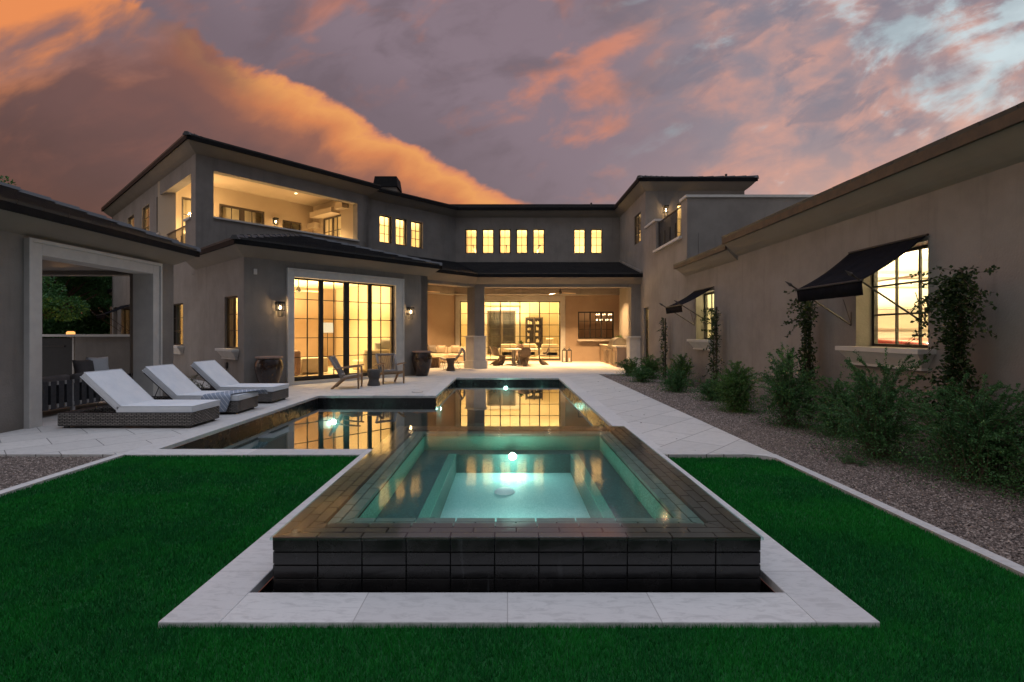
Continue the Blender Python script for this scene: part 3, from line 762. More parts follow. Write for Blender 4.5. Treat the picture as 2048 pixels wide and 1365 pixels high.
ib.face((I0, J0, BZ), (W0, J0, BZ), (W0, J1, BZ), (I0, J1, BZ)); ib.face((W1, J0, BZ), (I1, J0, BZ), (I1, J1, BZ), (W1, J1, BZ))
ib.face((W0, V1, BZ), (W1, V1, BZ), (W1, J1, BZ), (W0, J1, BZ))
ib.face((W0, V1, FZ), (W1, V1, FZ), (W1, V1, BZ), (W0, V1, BZ)); ib.face((W0, V0, FZ), (W0, V1, FZ), (W0, V1, BZ), (W0, V0, BZ)); ib.face((W1, V0, FZ), (W1, V1, FZ), (W1, V1, BZ), (W1, V0, BZ))
ib.build('basin', 'spa_finish', SPA)
MB().face((W0, V0, FZ), (W1, V0, FZ), (W1, V1, FZ), (W0, V1, FZ)).build('basin_floor', 'spa_floor', SPA)
MB().box(W0-.09, W0, V0, V1, BZ, BZ+.006).build('bench_edge_tiles', 'spa_wall', SPA); MB().box(W1, W1+.09, V0, V1, BZ, BZ+.006).build('bench_edge_tiles', 'spa_wall', SPA)
MB().lathe([(0, .03), (.07, .03), (.10, .015), (.11, 0)], (-.03, 5.35, FZ), 24).build('drain_cover', 'cushion', SPA, smooth=True)
ws = MB()
gx, gy = 60, 74
for i in range(gx+1):
    for j in range(gy+1):
        ws.v.append((SP0-.002+(SP1-SP0+.004)*i/gx, SQ0-.002+(SQ1-SQ0+.004)*j/gy, SPZ+.004))
for i in range(gx):
    for j in range(gy):
        a = i*(gy+1)+j; ws.f.append((a, a+gy+1, a+gy+2, a+1))
rl = .005; prs = [(0., 0.)]+[(rl*math.sin(R(t)), rl*(1-math.cos(R(t)))) for t in (22, 45, 67, 90)]+[(rl+.0005, .02)]
base = len(ws.v)
for o_, dz_ in prs:
    for (x, y) in ((SP0-.002-o_, SQ0-.002-o_), (SP1+.002+o_, SQ0-.002-o_), (SP1+.002+o_, SQ1+.002+o_), (SP0-.002-o_, SQ1+.002+o_)): ws.v.append((x, y, SPZ+.004-dz_))
for i in range(len(prs)-1):
    for j in range(4): a = base+4*i; ws.f.append((a+j, a+(j+1) % 4, a+4+(j+1) % 4, a+4+j))
tag(ws.build('spa_water', 'spa_water', smooth=True), kind='structure')
pool_light(.06, V1, .03, 0, -1, .038, 17, 'bright underwater spa light below the far bench')
lamp((.07, 4.3, .16), 11, (.55, 1, .88), .12, 'spa_fill_source')  # fill lamp added in mid spa, no fixture, to brighten the basin
tag(wm2.build('basin_water', 'pool_water'), kind='structure')

# ================================================================== HOUSE: lower left (bedroom) block
u413 = (math.sin(R(41.3)), math.cos(R(41.3)))
BR = Fr((-7.03, 13.60), (-2.876+7.03, 18.33-13.60), (1, -1))
BL = 6.30
d0, d1 = BR.ax(587), BR.ax(790); ZT = 3.10; ZB = .10
wall('wall', BR, 0, BL, -.05, 3.56, .32, [(d0-.02, d1+.02, ZB, ZT+.02)], ends='l')
o0, o1 = BR.ax(573), BR.ax(806)
def surround(fr, a0, a1, i0, i1, zo, zi, proud=.06, deep=.24, mat='cast_stone', z0=0.):
    m = MB()
    m.fbox(fr, a0, i0, -.02, proud, z0, zo).fbox(fr, i1, a1, -.02, proud, z0, zo).fbox(fr, i0, i1, -.02, proud, zi, zo)
    e = (i0-a0)*.22
    m.fbox(fr, a0-.002, a0+e, proud, proud+.022, z0, zo+.002).fbox(fr, a1-e, a1+.002, proud, proud+.022, z0, zo+.002).fbox(fr, a0+e, a1-e, proud, proud+.022, zo-e, zo+.002)
    return m.build('door_surround', mat, HOUSE, bevel=.006)
surround(BR, o0, o1, d0, d1, 3.34, ZT)
MB().fbox(BR, d0, d1, -.30, .03, .003, ZB).build('threshold', 'cast_stone', HOUSE)
window(BR, d0, d1, ZB, ZT, 2, 5, .10, .055, .022, 4, 'glass_door', mull=.14, sillbar=.12)
# right side wall of the block, returning to the patio
BS = Fr(BR.p(BL, 0, 0)[:2], (-BR.N[0], -BR.N[1]), BR.A)
wall('wall', BS, 0, 5., -.05, 3.56, .3)
# side wall (v) with two small windows; the upper storey starts at SU
SV = Fr((-7.03, 13.60), (-10.03+7.03, 16.40-13.60), (-1, -1)); SU = 4.104
w1 = (SV.ax(475), SV.ax(449)); w2 = (SV.ax(366), SV.ax(343))
zs = (1.06, 2.52)
wall('wall', SV, .315, SU+.315, -.05, 3.56, .32, [(w1[0], w1[1], *zs)], ends='')
def sill(fr, a0, a1, z, proud=.18, h=.26, parent=HOUSE, thick=.07):
    m = MB(); e = .14
    m.fbox(fr, a0-e, a1+e, -.1, proud+.03, z-thick, z)
    p = lambda a, b, zz: fr.p(a, b, zz)
    m.hexa([p(a0, -.02, z-h), p(a1, -.02, z-h), p(a1, proud*.35, z-h), p(a0, proud*.35, z-h), p(a0-e*.8, -.02, z-thick), p(a1+e*.8, -.02, z-thick), p(a1+e*.8, proud, z-thick), p(a0-e*.8, proud, z-thick)])
    m.fbox(fr, a0-.01, a1+.01, -.02, proud*.35+.02, z-h-.035, z-h)
    return m.build('window_sill', 'cast_stone', parent, bevel=.004)
window(SV, *w1, *zs, 2, 3, .06, .045); sill(SV, *w1, zs[0])
# ------ side wall of the two-storey part
sideL = 17.4
s1, s2_, = (SV.ax(298.5), SV.ax(284)), (SV.ax(268), SV.ax(255))
lo = (SV.ax(382), SV.ax(313))       # loggia side opening
lo = (lo[0], lo[1])
gq = (SV.ax(262), SV.ax(243))        # ground windows far down the side
rc = (SV.ax(235), SV.ax(206))
zU0, zU1 = 5.45, 6.68
wall('wall', SV, SU+.315, sideL, -.05, 7.26, .32, [(w2[0]-SU+SU, w2[1], *zs), (lo[0], lo[1], 4.30, 6.72), (s1[0], s1[1], 5.0, zU1), (s2_[0], s2_[1], 5.2, zU1), (rc[0], rc[1], 0.1, 2.75), (gq[0], gq[1], 1.0, 2.6)], ends='r')
window(SV, *w2, *zs, 2, 3, .06, .045); sill(SV, *w2, zs[0])
window(SV, *s1, 5.0, zU1, 2, 4, .06, .045); window(SV, *s2_, 5.2, zU1, 2, 3, .06, .045); window(SV, *gq, 1.0, 2.6, 2, 3, .10, .05); sill(SV, *gq, 1.0)
endp = Vector(SV.p(sideL, 0, 0)[:2])
EW = Fr(endp, (-SV.N[0], -SV.N[1]), SV.A); wall('wall', EW, 0, 8, -.05, 7.26, .3)
# low wing at the far end
LW = Fr(SV.p(sideL+.0, -.8, 0)[:2], SV.A, SV.N); wall('wall', LW, 0, 2.6, -.05, 3.3, .3, [(1.0, 1.7, .9, 2.6)])
window(LW, 1.0, 1.7, .9, 2.6, 2, 3, .1, .05)
el = eave([LW.p(0, 0, 0)[:2], LW.p(2.6, 0, 0)[:2]], 3.3, .5, .35, side=1, end1=.5)
roof_face((*el[0], 3.78), (*el[1], 3.78), (*LW.p(0, -3, 0)[:2], 4.7), (*LW.p(1., -3, 0)[:2], 4.7))
# recess in the side wall with a warm light
rr = MB(); 
rr.fbox(SV, rc[0]-.02, rc[1]+.02, -1.6, -1.5, 0, 2.9).fbox(SV, rc[0]-.12, rc[0]-.0, -1.5, -.32, 0, 2.9).fbox(SV, rc[1], rc[1]+.12, -1.5, -.32, 0, 2.9).fbox(SV, rc[0], rc[1], -1.5, -.32, 2.76, 2.9)
rr.build('entry_recess', 'patio_stucco', HOUSE)
lamp(SV.p((rc[0]+rc[1])/2, -.8, 2.3), 12, r=.06)

# ------ bedroom interior
room(BR, .31, BL-.32, -.33, -6.2, .11, 3.35, sides='r')
room(SV, 8.2, 16, -.33, -3.4, 4.3, 7.1); lamp(SV.p(9.3, -1.6, 6.6), 34); lamp(SV.p(12, -1.6, 6.6), 34)
room(SV, 9.6, 15.6, -.34, -3, .0, 3.2); lamp(SV.p(12.0, -1.8, 2.7), 22)
RC = BR.p(3.0, -2.6, 3.0)
lamp(BR.p(2.0, -2.2, 3.05), 62, (1, .69, .32)); lamp(BR.p(4.2, -2.6, 3.05), 56, (1, .69, .32)); lamp(BR.p(3.0, -5.0, 2.9), 50, (1, .69, .32))
MB().fbox(BR, BR.ax(724, -5.7), 5.95, -6.1, -5.7, .11, 3.34).build('stone_wall', 'ledger', HOUSE)

for a in (1.6, 4.4): lamp(BR.p(a, -3.2, 3.3), 34, (1, .70, .33), .05)  # extra downward fill, no fixtures, evens out the bedroom walls
# ------ upper box with loggia
UB = Fr((-10.03, 16.40), (-5.854+10.03, 21.48-16.40), (1, -1)); UL = 6.576
q0, q1 = UB.ax(427.4), UB.ax(715)
SZ0 = UB.z(q0, 437); SZT = UB.z(q0, 342)
wall('wall', UB, 0, UL, 3.4, 7.26, .32, [(q0, q1, SZ0, SZT)], ends='l')
# wall return on the right
UBR = Fr(UB.p(UL, 0, 0)[:2], (-UB.N[0], -UB.N[1]), UB.A); wall('wall', UBR, 0, .5, 3.4, 7.26, .3)
pc = MB(); pc.fbox(UB, q0-.02, q1+.06, -.36, .05, SZ0-.002, SZ0+.055); pc.build('parapet_cap', 'cast_stone', HOUSE)
# loggia shell
lg = MB(); LF, LC = 4.20, 7.25
bw = -3.45; rwall = 6.05
P_ = UB.p
lgh = [(UB.ax(438.5, bw), UB.ax(529.5, bw)), (UB.ax(565, bw), UB.ax(603, bw))]
loggia_back = Fr(UB.p(0, bw, 0)[:2], UB.A, UB.N)
# the back wall is built with its door openings; the side strip left of it too
ba0 = -.6
dL = (UB.ax(346.5, bw), UB.ax(346.5, bw)+1.35)
dl1 = dL[0]+1.15
wall('loggia_wall', loggia_back, .60, rwall, LF, LC, .25, [(.72, dl1, LF+.02, 6.62), (lgh[0][0], lgh[0][1], LF+.02, 6.62), (lgh[1][0], lgh[1][1], 5.0, 6.42)], 'loggia_wall')
LR = Fr(UB.p(rwall, bw, 0)[:2], UB.N, (-UB.A[0], -UB.A[1]))
dr = (LR.ax(645), LR.ax(682))
wall('loggia_wall', LR, 0, -bw-.32, LF, LC, .25, [(min(dr), max(dr), LF+.02, 6.6)], 'loggia_wall')
lg = MB(); lg.face(P_(.34, bw, LC), P_(rwall, bw, LC), P_(rwall, -.32, LC), P_(.3, -.32, LC)); lg.build('loggia_ceiling', 'loggia_wall', HOUSE)
lg = MB(); lg.face(P_(.34, bw, LF), P_(rwall, bw, LF), P_(rwall, -.32, LF), P_(.3, -.32, LF)); lg.build('loggia_floor', 'paving', HOUSE)
window(loggia_back, lgh[0][0], lgh[0][1], LF+.02, 6.62, 2, 4, .05, .09, .025, 2, 'glass_door', 'bronze', mull=.20)
window(loggia_back, .72, dl1, LF+.02, 6.62, 2, 4, .05, .08, .025, 1, 'glass_door', 'bronze')
room(loggia_back, .62, 2.2, -.26, -1.6, LF, 7.0); lamp(loggia_back.p(1.3, -.9, 6.8), 24)
window(loggia_back, lgh[1][0], lgh[1][1], 5.0, 6.42, 2, 2, .05, .06, .03, 1, 'window', 'bronze')
window(LR, min(dr), max(dr), LF+.02, 6.6, 2, 4, .05, .07, .025, 2, 'glass_door', 'bronze', mull=.09)
# stepped stucco soffit over the side door
ss = MB(); dm = min(dr); dM = max(dr)
ss.fbox(LR, dm-.75, dm-.15, .0, .30, 6.2, 6.42).fbox(LR, dm-.35, dM-.1, .0, .42, 6.62, 6.84).fbox(LR, dM-.25, dM+.55, .0, .30, 6.75, 7.0)
ss.build('stepped_corbels', 'loggia_wall', HOUSE)
room(loggia_back, max(lgh[0][0]-.6, 2.3), rwall-.1, -.26, -3.0, LF, 7.0)
lamp(loggia_back.p(lgh[0][0]+1, -1.5, 6.6), 45); 
room(LR, .2, 3.0, -.26, -.80, LF, 7.0); lamp(LR.p(1.6, -.55, 6.9), 12)
lx = UB.ax(592, -1.9)
downlight(*UB.p(lx, -1.9, 7.24), 0, 'bright recessed downlight in the upper loggia ceiling')
lamp(UB.p(lx, -1.9, 7.1), 75, (1, .66, .30), .05); lamp(UB.p(1.0, -1.8, 6.9), 60, (1, .66, .30), .08); lamp(UB.p(1.35, -2.6, 6.2), 60, (1, .66, .30), .08, 'loggia_fill')  # last lamp is an added fill without fixture, lifting the left end wall
# loggia: left end wall past the side opening
le0, le1 = UB.p(.33, -4.45, 0), UB.p(.62, bw, 0)
LE = Fr(le0[:2], (le1[0]-le0[0], le1[1]-le0[1]), (1, -.2)); wall('loggia_wall', LE, 0, (Vector(le1[:2])-Vector(le0[:2])).length, LF, LC, .1, mat='loggia_wall')
lg = MB(); lg.face(P_(.33, -4.5, LC-.003), P_(.7, -4.5, LC-.003), P_(.7, bw, LC-.003), P_(.33, bw, LC-.003)); lg.build('loggia_ceiling', 'loggia_wall', HOUSE)
# side opening: low walls either side of the railing, caps, balusters
ra, rb = lo[0]+.62, lo[1]-.45
zr = 5.24
MB().fbox(SV, lo[0], ra, -.32, 0, 4.30, zr).build('parapet', 'stucco', HOUSE); MB().fbox(SV, rb, lo[1], -.32, 0, 4.30, zr).build('parapet', 'stucco', HOUSE)
MB().fbox(SV, lo[0]+.002, ra+.05, -.36, .05, zr, zr+.07).build('parapet_cap', 'cast_stone', HOUSE); MB().fbox(SV, rb-.05, lo[1]+.05, -.36, .05, zr, zr+.07).build('parapet_cap', 'cast_stone', HOUSE)
def railing(fr, a0, a1, z0, z1, step=.11, b=-.15):
    m = MB(); m.fbox(fr, a0, a1, b-.02, b+.02, z1-.03, z1+.01); m.fbox(fr, a0, a1, b-.012, b+.012, z0+.08, z0+.11)
    k = int((a1-a0)/step)
    for i in range(k+1):
        a = a0+(a1-a0)*i/k; m.fbox(fr, a-.008, a+.008, b-.008, b+.008, z0+.02, z1-.03)
        if i % 6 == 3: m.fbox(fr, a-.03, a+.03, b-.02, b+.02, z0+.02, z0+.62)
    m.fbox(fr, a0+.02, a0+.05, b-.022, b+.022, z0, z1+.012).fbox(fr, a1-.05, a1-.02, b-.022, b+.022, z0, z1+.012)
    return m.build('railing', 'dark_metal', HOUSE)
railing(SV, ra, rb, 4.30, 5.20)

# ------ second upper wall and the rear upper wall
WC = (-2.60, 25.50)
U2o = UB.p(UL, -.35, 0)[:2]
U2 = Fr(U2o, (WC[0]-U2o[0], WC[1]-U2o[1]), (1, -1)); U2L = (Vector(WC)-Vector(U2o)).length
ws3 = [(U2.ax(a), U2.ax(b)) for a, b in ((759.5, 784), (792, 814), (823, 845.5))]
zu = (5.46, 6.68)
wall('wall', U2, 0, U2L, 3.4, 7.26, .3, [(a, b, *zu) for a, b in ws3], ends='')
for a, b in ws3: window(U2, a, b, *zu, 2, 3, .10, .05, .022)
RU = Fr((0, 25.50), (1, 0), (0, -1)); XR = 5.60
wr = [(RU.ax(a), RU.ax(b)) for a, b in ((930.4, 953.8), (964.6, 987.6), (998.2, 1021.4), (1032, 1055.2), (1066, 1089.2), (1148, 1171), (1182, 1205))]
wall('wall', RU, WC[0], XR, 3.4, 7.26, .3, [(a, b, 5.47, 6.69) for a, b in wr], ends='')
for a, b in wr: window(RU, a, b, 5.47, 6.69, 2, 3, .08, .045, .022)
room(U2, .34, U2L+.1, -.31, -3.6, 4.6, 7.1); 
for a in (1.2, 3.6): lamp(U2.p(a, -2.0, 6.8), 46)
room(RU, WC[0]+.2, 2.6, -.31, -4.2, 4.6, 7.1); room(RU, 2.7, XR+.3, -.31, -3.0, 4.6, 7.1)
lamp((-1.2, 27.6, 6.8), 50); lamp((1.4, 27.6, 6.8), 50); lamp((4.2, 27.2, 6.8), 50)

for (a, b), k in zip(wr, (1, 0, 1, 1, 0, 1, 1)):
    m = MB()
    if k:
        for j_ in range(5): m.box(a-.16+j_*.05, a-.125+j_*.05, 25.95+.03*(j_ % 2), 25.98+.03*(j_ % 2), 4.65, 6.95)
        m.build('curtain', 'curtain', HOUSE)
for (a, b) in wr[:5:2]: MB().box(b-.25, b-.18, 25.86, 28.5, 5.9, 5.96).build('shelf', 'patio_stucco', HOUSE)
# ------ right side: long wall, terrace, tall block
RW = Fr((XR, 0), (0, 1), (-1, 0))
gw = (RW.ax(1856), RW.ax(1712)); gz = (1.285, 2.73)
w2r = (RW.ax(1428), RW.ax(1392)); w2z = (1.31, 2.66)
wall('wall', RW, -2, 12.4, -.05, 3.36, .35, [(gw[0], gw[1], *gz)])
wall('wall', RW, 12.4, 15.9, -.05, 3.29, .35, [(w2r[0], w2r[1], *w2z)])
dr_ = (20.25, 20.95)
wall('wall', RW, 15.9, 25.5, -.05, 4.60, .35, [(dr_[0], dr_[1], .02, 2.52)])
tw = (RW.ax(1281.5), RW.ax(1268.5))
wall('wall', RW, 20.7, 25.5, 4.60, 7.26, .35, [(tw[0], tw[1], 5.35, 6.60)], ends='')
window(RW, *gw, *gz, 3, 3, .26, .045, .028); window(RW, *w2r, *w2z, 3, 3, .26, .045, .024); window(RW, *tw, 5.35, 6.60, 2, 3, .03, .04)
window(RW, *dr_, .02, 2.52, 1, 6, .08, .09, .025, 1, 'glass_door')
sill(RW, *gw, gz[0], .22, .26); sill(RW, *w2r, w2z[0], .20, .26)
op = (RW.ax(1362), RW.ax(1311.5))
MB().fbox(RW, 15.9, op[0], -.36, 0, 4.60, 5.72).build('parapet', 'stucco', HOUSE); MB().fbox(RW, op[1], 20.7, -.3, 0, 4.60, 5.72).build('parapet', 'stucco', HOUSE)
pf = MB(); pf.box(XR+.36, 10.2, 15.9, 16.2, 3.2, 5.72).box(XR+.36, 10.2, 16.2, 20.7, 4.3, 4.4); pf.build('terrace_wall', 'stucco', HOUSE)
MB().fbox(RW, 15.86, op[0]+.03, -.34, .05, 5.72, 5.80).box(XR+.34, 10.2, 15.86, 16.24, 5.72, 5.80).build('parapet_cap', 'cast_stone', HOUSE); MB().fbox(RW, op[1]-.03, 20.7, -.34, .05, 5.72, 5.80).build('parapet_cap', 'cast_stone', HOUSE); MB().fbox(RW, op[0]-.1, op[1]+.08, -.3, .09, 4.53, 4.61).build('balcony_ledge', 'cast_stone', HOUSE)
railing(RW, op[0], op[1], 4.61, 5.66, .10, -.12)
TF = Fr((0, 20.70), (1, 0), (0, -1))
td = (TF.ax(1354), TF.ax(1354)+.95)
wall('wall', TF, XR, 9.62, 4.4, 7.26, .3, [(td[0], td[1], 4.45, 6.75)], ends='')
window(TF, *td, 4.45, 6.75, 2, 4, .1, .06, .025, 1, 'glass_door')
TRW = Fr((9.62, 20.7), (0, 1), (1, 0)); wall('wall', TRW, 0, 5, 3.4, 7.26, .3, ends='')
room(TF, XR+.36, 9.3, -.31, -4.4, 4.42, 7.1, sides='r'); lamp((7.2, 23.0, 6.7), 60)
# room behind the ground door
MB().box(6.0, 7.6, 20.0, 20.1, 0, 2.8).box(6.0, 7.6, 21.1, 21.2, 0, 2.8).box(7.6, 7.7, 20.0, 21.2, 0, 2.8).box(6, 7.7, 20, 21.2, 2.8, 2.9).build('entry_room', 'room_wall', HOUSE); lamp((6.9, 20.6, 2.3), 22, (1, .78, .40))
# garage
room(RW, 2.6, 12.0, -.36, -6.2, .0, 3.2, 'garage_wall', floor='cast_stone')
for y in (4.6, 7.4, 10.2): lamp((8.6, y, 3.0), 84, (1, .86, .54), .2)
for y in (6.0, 9.4): lamp((8.2, y, 3.15), 55, (1, .86, .56), .05)
gd = MB()
for k in range(5): gd.box(7.3, 10.8, 11.86, 11.93, .05+k*.5, .53+k*.5)
for k in range(5): gd.box(7.3, 10.8, 11.80, 11.86, .1+k*.5, .13+k*.5)
gd.build('garage_door', 'garage_wall', HOUSE)
gt = MB(); gt.tube([(7.25, 11.75, .1), (7.25, 11.75, 2.2), (7.25, 11.6, 2.42), (7.25, 11.35, 2.5), (7.25, 9., 2.52)], .02, 6).tube([(10.9, 11.75, .1), (10.9, 11.75, 2.2), (10.9, 11.6, 2.42), (10.9, 11.35, 2.5), (10.9, 9., 2.52)], .02, 6)
gt.tube([(7.2, 11.7, 2.75), (10.9, 11.7, 2.75)], .03, 6); gt.build('door_track', 'steel', HOUSE)
# garage wall is also pierced by window two: a separate bright room
room(RW, 12.1, 15.8, -.36, -4., .0, 3.1, 'garage_wall', floor='cast_stone'); lamp((7.6, 13.8, 2.8), 85, (1, .86, .50), .2)

# ------ rear patio
YB = 27.0
RB = Fr((0, YB), (1, 0), (0, -1))
gl = (RB.ax(919.5), RB.ax(1121)); kz = (1.18, 2.62); kw = (RB.ax(1156), RB.ax(1228))
wall('patio_wall', RB, -2.85, 5.9, -.05, 3.8, .3, [(gl[0], gl[1], .05, 3.18), (kw[0], kw[1], *kz)], 'patio_stucco')
fo = (RB.ax(911.3), RB.ax(1130.3))
surround(RB, fo[0], fo[1], gl[0], gl[1], 3.44, 3.18, .05)
window(RB, gl[0], gl[1], .05, 3.18, 2, 5, .10, .06, .024, 5, 'glass_door', mull=.06)
window(RB, kw[0], kw[1], *kz, 2, 3, .08, .07, .028, 3, 'window', mull=.07)
MB().fbox(RB, kw[0]-.05, kw[1]+.05, -.02, .28, 1.06, 1.14).build('window_sill', 'stone_counter', HOUSE)
PLW = Fr((-2.79, YB), (-.66, -.751), (1, -1)); wall('patio_wall', PLW, 0, 9, -.05, 3.8, .3, [(3.5, 5.6, .05, 3.1)], 'patio_stucco')
a_ = PLW.ax(856)
MB().fbox(PLW, 3.3, 3.5, 0, .05, 0, 3.3).fbox(PLW, 5.6, 5.8, 0, .05, 0, 3.3).fbox(PLW, 3.5, 5.6, 0, .05, 3.1, 3.3).build('door_surround', 'cast_stone', HOUSE)
window(PLW, 3.5, 5.6, .05, 3.1, 2, 5, .1, .06, .024, 2, 'glass_door', mull=.07)
PRW = Fr((5.9, 21.9), (0, 1), (-1, 0)); wall('patio_wall', PRW, 0, 5.1, -.05, 3.8, .3, mat='patio_stucco')
cl = MB(); cl.face((-9, 21, 3.78), (-1.7, 21.95, 3.78), (5.9, 21.95, 3.78), (5.9, 27, 3.78), (-2.79, 27, 3.78), (-9, 24, 3.78)); cl.build('patio_ceiling', 'patio_stucco', HOUSE)
# beams, column, pier
C0 = Vector((-1.38, 21.46)); uu = Vector((.66, .751)).normalized(); nn_ = Vector((.751, -.66)).normalized()
bt = MB(); zb, zt = 3.42, 3.80
x1 = XR
# polygon of the L beam
i0 = C0-uu*4.2
poly = [tuple(i0), tuple(C0), (x1, 21.46), (x1, 21.90), tuple(C0+Vector((-.19, .44))), tuple(i0-nn_*.45)]
bt.prism(poly, zb, zt); bt.build('patio_beam', 'stucco', HOUSE)
colp = [tuple(C0), (-1.38+.40, 21.46), (-1.38+.40, 21.9), (-1.40, 21.95), tuple(C0-nn_*.45)]
MB().prism(colp, 0, zb).build('column', 'stucco', HOUSE)
def grow(P, d):
    c = sum((Vector(p) for p in P), Vector((0, 0)))/len(P); return [tuple(Vector(p)+(Vector(p)-c).normalized()*d) for p in P]
bs = MB(); bs.prism(grow(colp, .07), 0.34, 1.30).prism(grow(colp, .15), 0, .34).prism(grow(colp, .12), 1.30, 1.37); bs.build('column_base', 'cast_stone', HOUSE, bevel=.01)
px0 = 5.2
MB().box(px0, XR, 21.46, 21.9, 0, zb).build('column', 'stucco', HOUSE)
MB().box(px0-.08, XR-.02, 21.38, 21.98, .3, 1.28).box(px0-.13, XR-.02, 21.33, 22.03, 0, .3).box(px0-.14, XR-.02, 21.32, 22.04, 1.28, 1.36).build('column_base', 'cast_stone', HOUSE, bevel=.01)

# ------ roofs
ZE = 7.26; CU = .30
upts = [SV.p(sideL, 0, 0)[:2], UB.p(0, 0, 0)[:2], UB.p(UL, 0, 0)[:2]]
e_up = eave(upts, ZE, .32, CU, side=-1, end0=.32, end1=.32)
e2 = eave([U2.p(-.1, 0, 0)[:2], WC, (XR, 25.5), (XR, 20.70), (9.62, 20.70)], ZE, .32, CU, side=-1, end1=.32)
zr0 = ZE+CU+.12; PI_ = .285
def lift3(p, z): return (p[0], p[1], z)
def inw(fr, p, d, along=0.): q = Vector(p)-fr.N*d+fr.A*along; return q
D_ = 3.6
z1_ = zr0+PI_*D_
roof_face(lift3(e_up[1], zr0), lift3(e_up[2], zr0), lift3(inw(UB, e_up[1], D_, D_), z1_), lift3(inw(UB, e_up[2], D_, -1.2), z1_))
roof_face(lift3(e_up[0], zr0), lift3(e_up[1], zr0), lift3(inw(SV, e_up[0], D_, -D_), z1_), lift3(inw(SV, e_up[1], D_, D_), z1_))
caps(lift3(e_up[1], zr0), lift3(inw(UB, e_up[1], D_, D_), z1_)); 
D2 = 3.6; zv = zr0+PI_*D2
bis = lambda p, f1, f2, d: Vector(p)-(f1.N+f2.N)/((f1.N+f2.N).dot(f1.N))*d
v3 = bis(e2[1], U2, RU, D2); v5 = bis(e2[2], RU, RW, D2); v7 = bis(e2[3], RW, TF, D2)
roof_face(lift3(e2[0], zr0), lift3(e2[1], zr0), lift3(inw(U2, e2[0], D2), zv), lift3(v3, zv))
roof_face(lift3(e2[1], zr0), lift3(e2[2], zr0), lift3(v3, zv), lift3(v5, zv))
hw = 2.2; zt2 = zr0+PI_*hw
pk = bis(e2[3], RW, TF, hw)
roof_face(lift3(e2[2], zr0), lift3(e2[3], zr0), lift3(bis(e2[2], RU, RW, hw), zt2), lift3(pk, zt2))
roof_face(lift3(e2[3], zr0), lift3(e2[4], zr0), lift3(pk, zt2), lift3((9.67+.3-hw, 20.33+hw), zt2))
caps(lift3(e2[3], zr0), lift3(pk, zt2)); caps(lift3(e2[4], zr0), lift3((9.97-hw, 20.33+hw), zt2))
# bedroom block roof: a hip
be = eave([SV.p(SU, 0, 0)[:2], BR.p(0, 0, 0)[:2], BR.p(BL, 0, 0)[:2], BS.p(3.8, 0, 0)[:2]], 3.53, .32, .27, side=-1)
zb0 = 3.53+.27+.12; half = 3.47
ap = Vector(BR.p(BL/2, .0, 0)[:2])-BR.N*(half-.37); apz = (ap[0], ap[1], zb0+.285*half)
roof_face(lift3(be[1], zb0), lift3(be[2], zb0), apz, apz); roof_face(lift3(be[0], zb0), lift3(be[1], zb0), apz, apz); roof_face(lift3(be[2], zb0), lift3(be[3], zb0), apz, apz)
caps(lift3(be[1], zb0), apz); caps(lift3(be[2], zb0), apz)
# patio roof
pe = eave([tuple(i0), tuple(C0), (XR, 21.46)], 3.54, .32, .27, side=-1)
zp0 = 3.54+.27+.12; zp1 = 5.02
u2s = U2.p(-1.5, 0, 0)
roof_face(lift3(pe[0], zp0), lift3(pe[1], zp0), (u2s[0]-.6, u2s[1]-.7, zp1), (WC[0], WC[1], zp1))
roof_face(lift3(pe[1], zp0), lift3(pe[2], zp0), (WC[0], WC[1], zp1), (XR, 25.5, zp1))
fm = MB(); fm.box(WC[0], XR, 25.44, 25.5, zp1-.02, zp1+.10); fm.fbox(U2, -.5, U2L, 0, .06, zp1-.02, zp1+.10); fm.hexa([(XR-.05, 21.2, zp0), (XR, 21.2, zp0), (XR, 25.5, zp1), (XR-.05, 25.5, zp1), (XR-.05, 21.2, zp0+.14), (XR, 21.2, zp0+.14), (XR, 25.5, zp1+.12), (XR-.05, 25.5, zp1+.12)])
fm.build('flashing', 'stucco', HOUSE)
# garage roofs
ge = eave([(XR, 12.4), (XR, -2.0)], 3.36, .34, .30, fh=.13, fmat='fascia_wood', side=-1, end0=0)
gz0 = 3.36+.30+.12
roof_face((ge[0][0], ge[0][1], gz0), (ge[1][0], ge[1][1], gz0), (ge[0][0]+4, ge[0][1]-4, gz0+1.15), (ge[1][0]+4, ge[1][1], gz0+1.15))
ne = eave([(XR, 15.95), (XR, 12.4)], 3.27, .26, .26, fh=.10, fmat='fascia_wood', side=-1, end0=.26)
nz0 = 3.27+.26+.09
roof_face((ne[0][0], ne[0][1], nz0), (ne[1][0], ne[1][1], nz0), (ne[0][0]+3, ne[0][1]-.3, nz0+.6), (ne[1][0]+3, ne[1][1], nz0+.6))
MB().face((XR, 12.402, 3.25), (XR-.275, 12.402, 3.53), (XR-.30, 12.402, 3.68), (XR, 12.402, 3.68)).build('cove_end', 'stucco_cove', HOUSE)
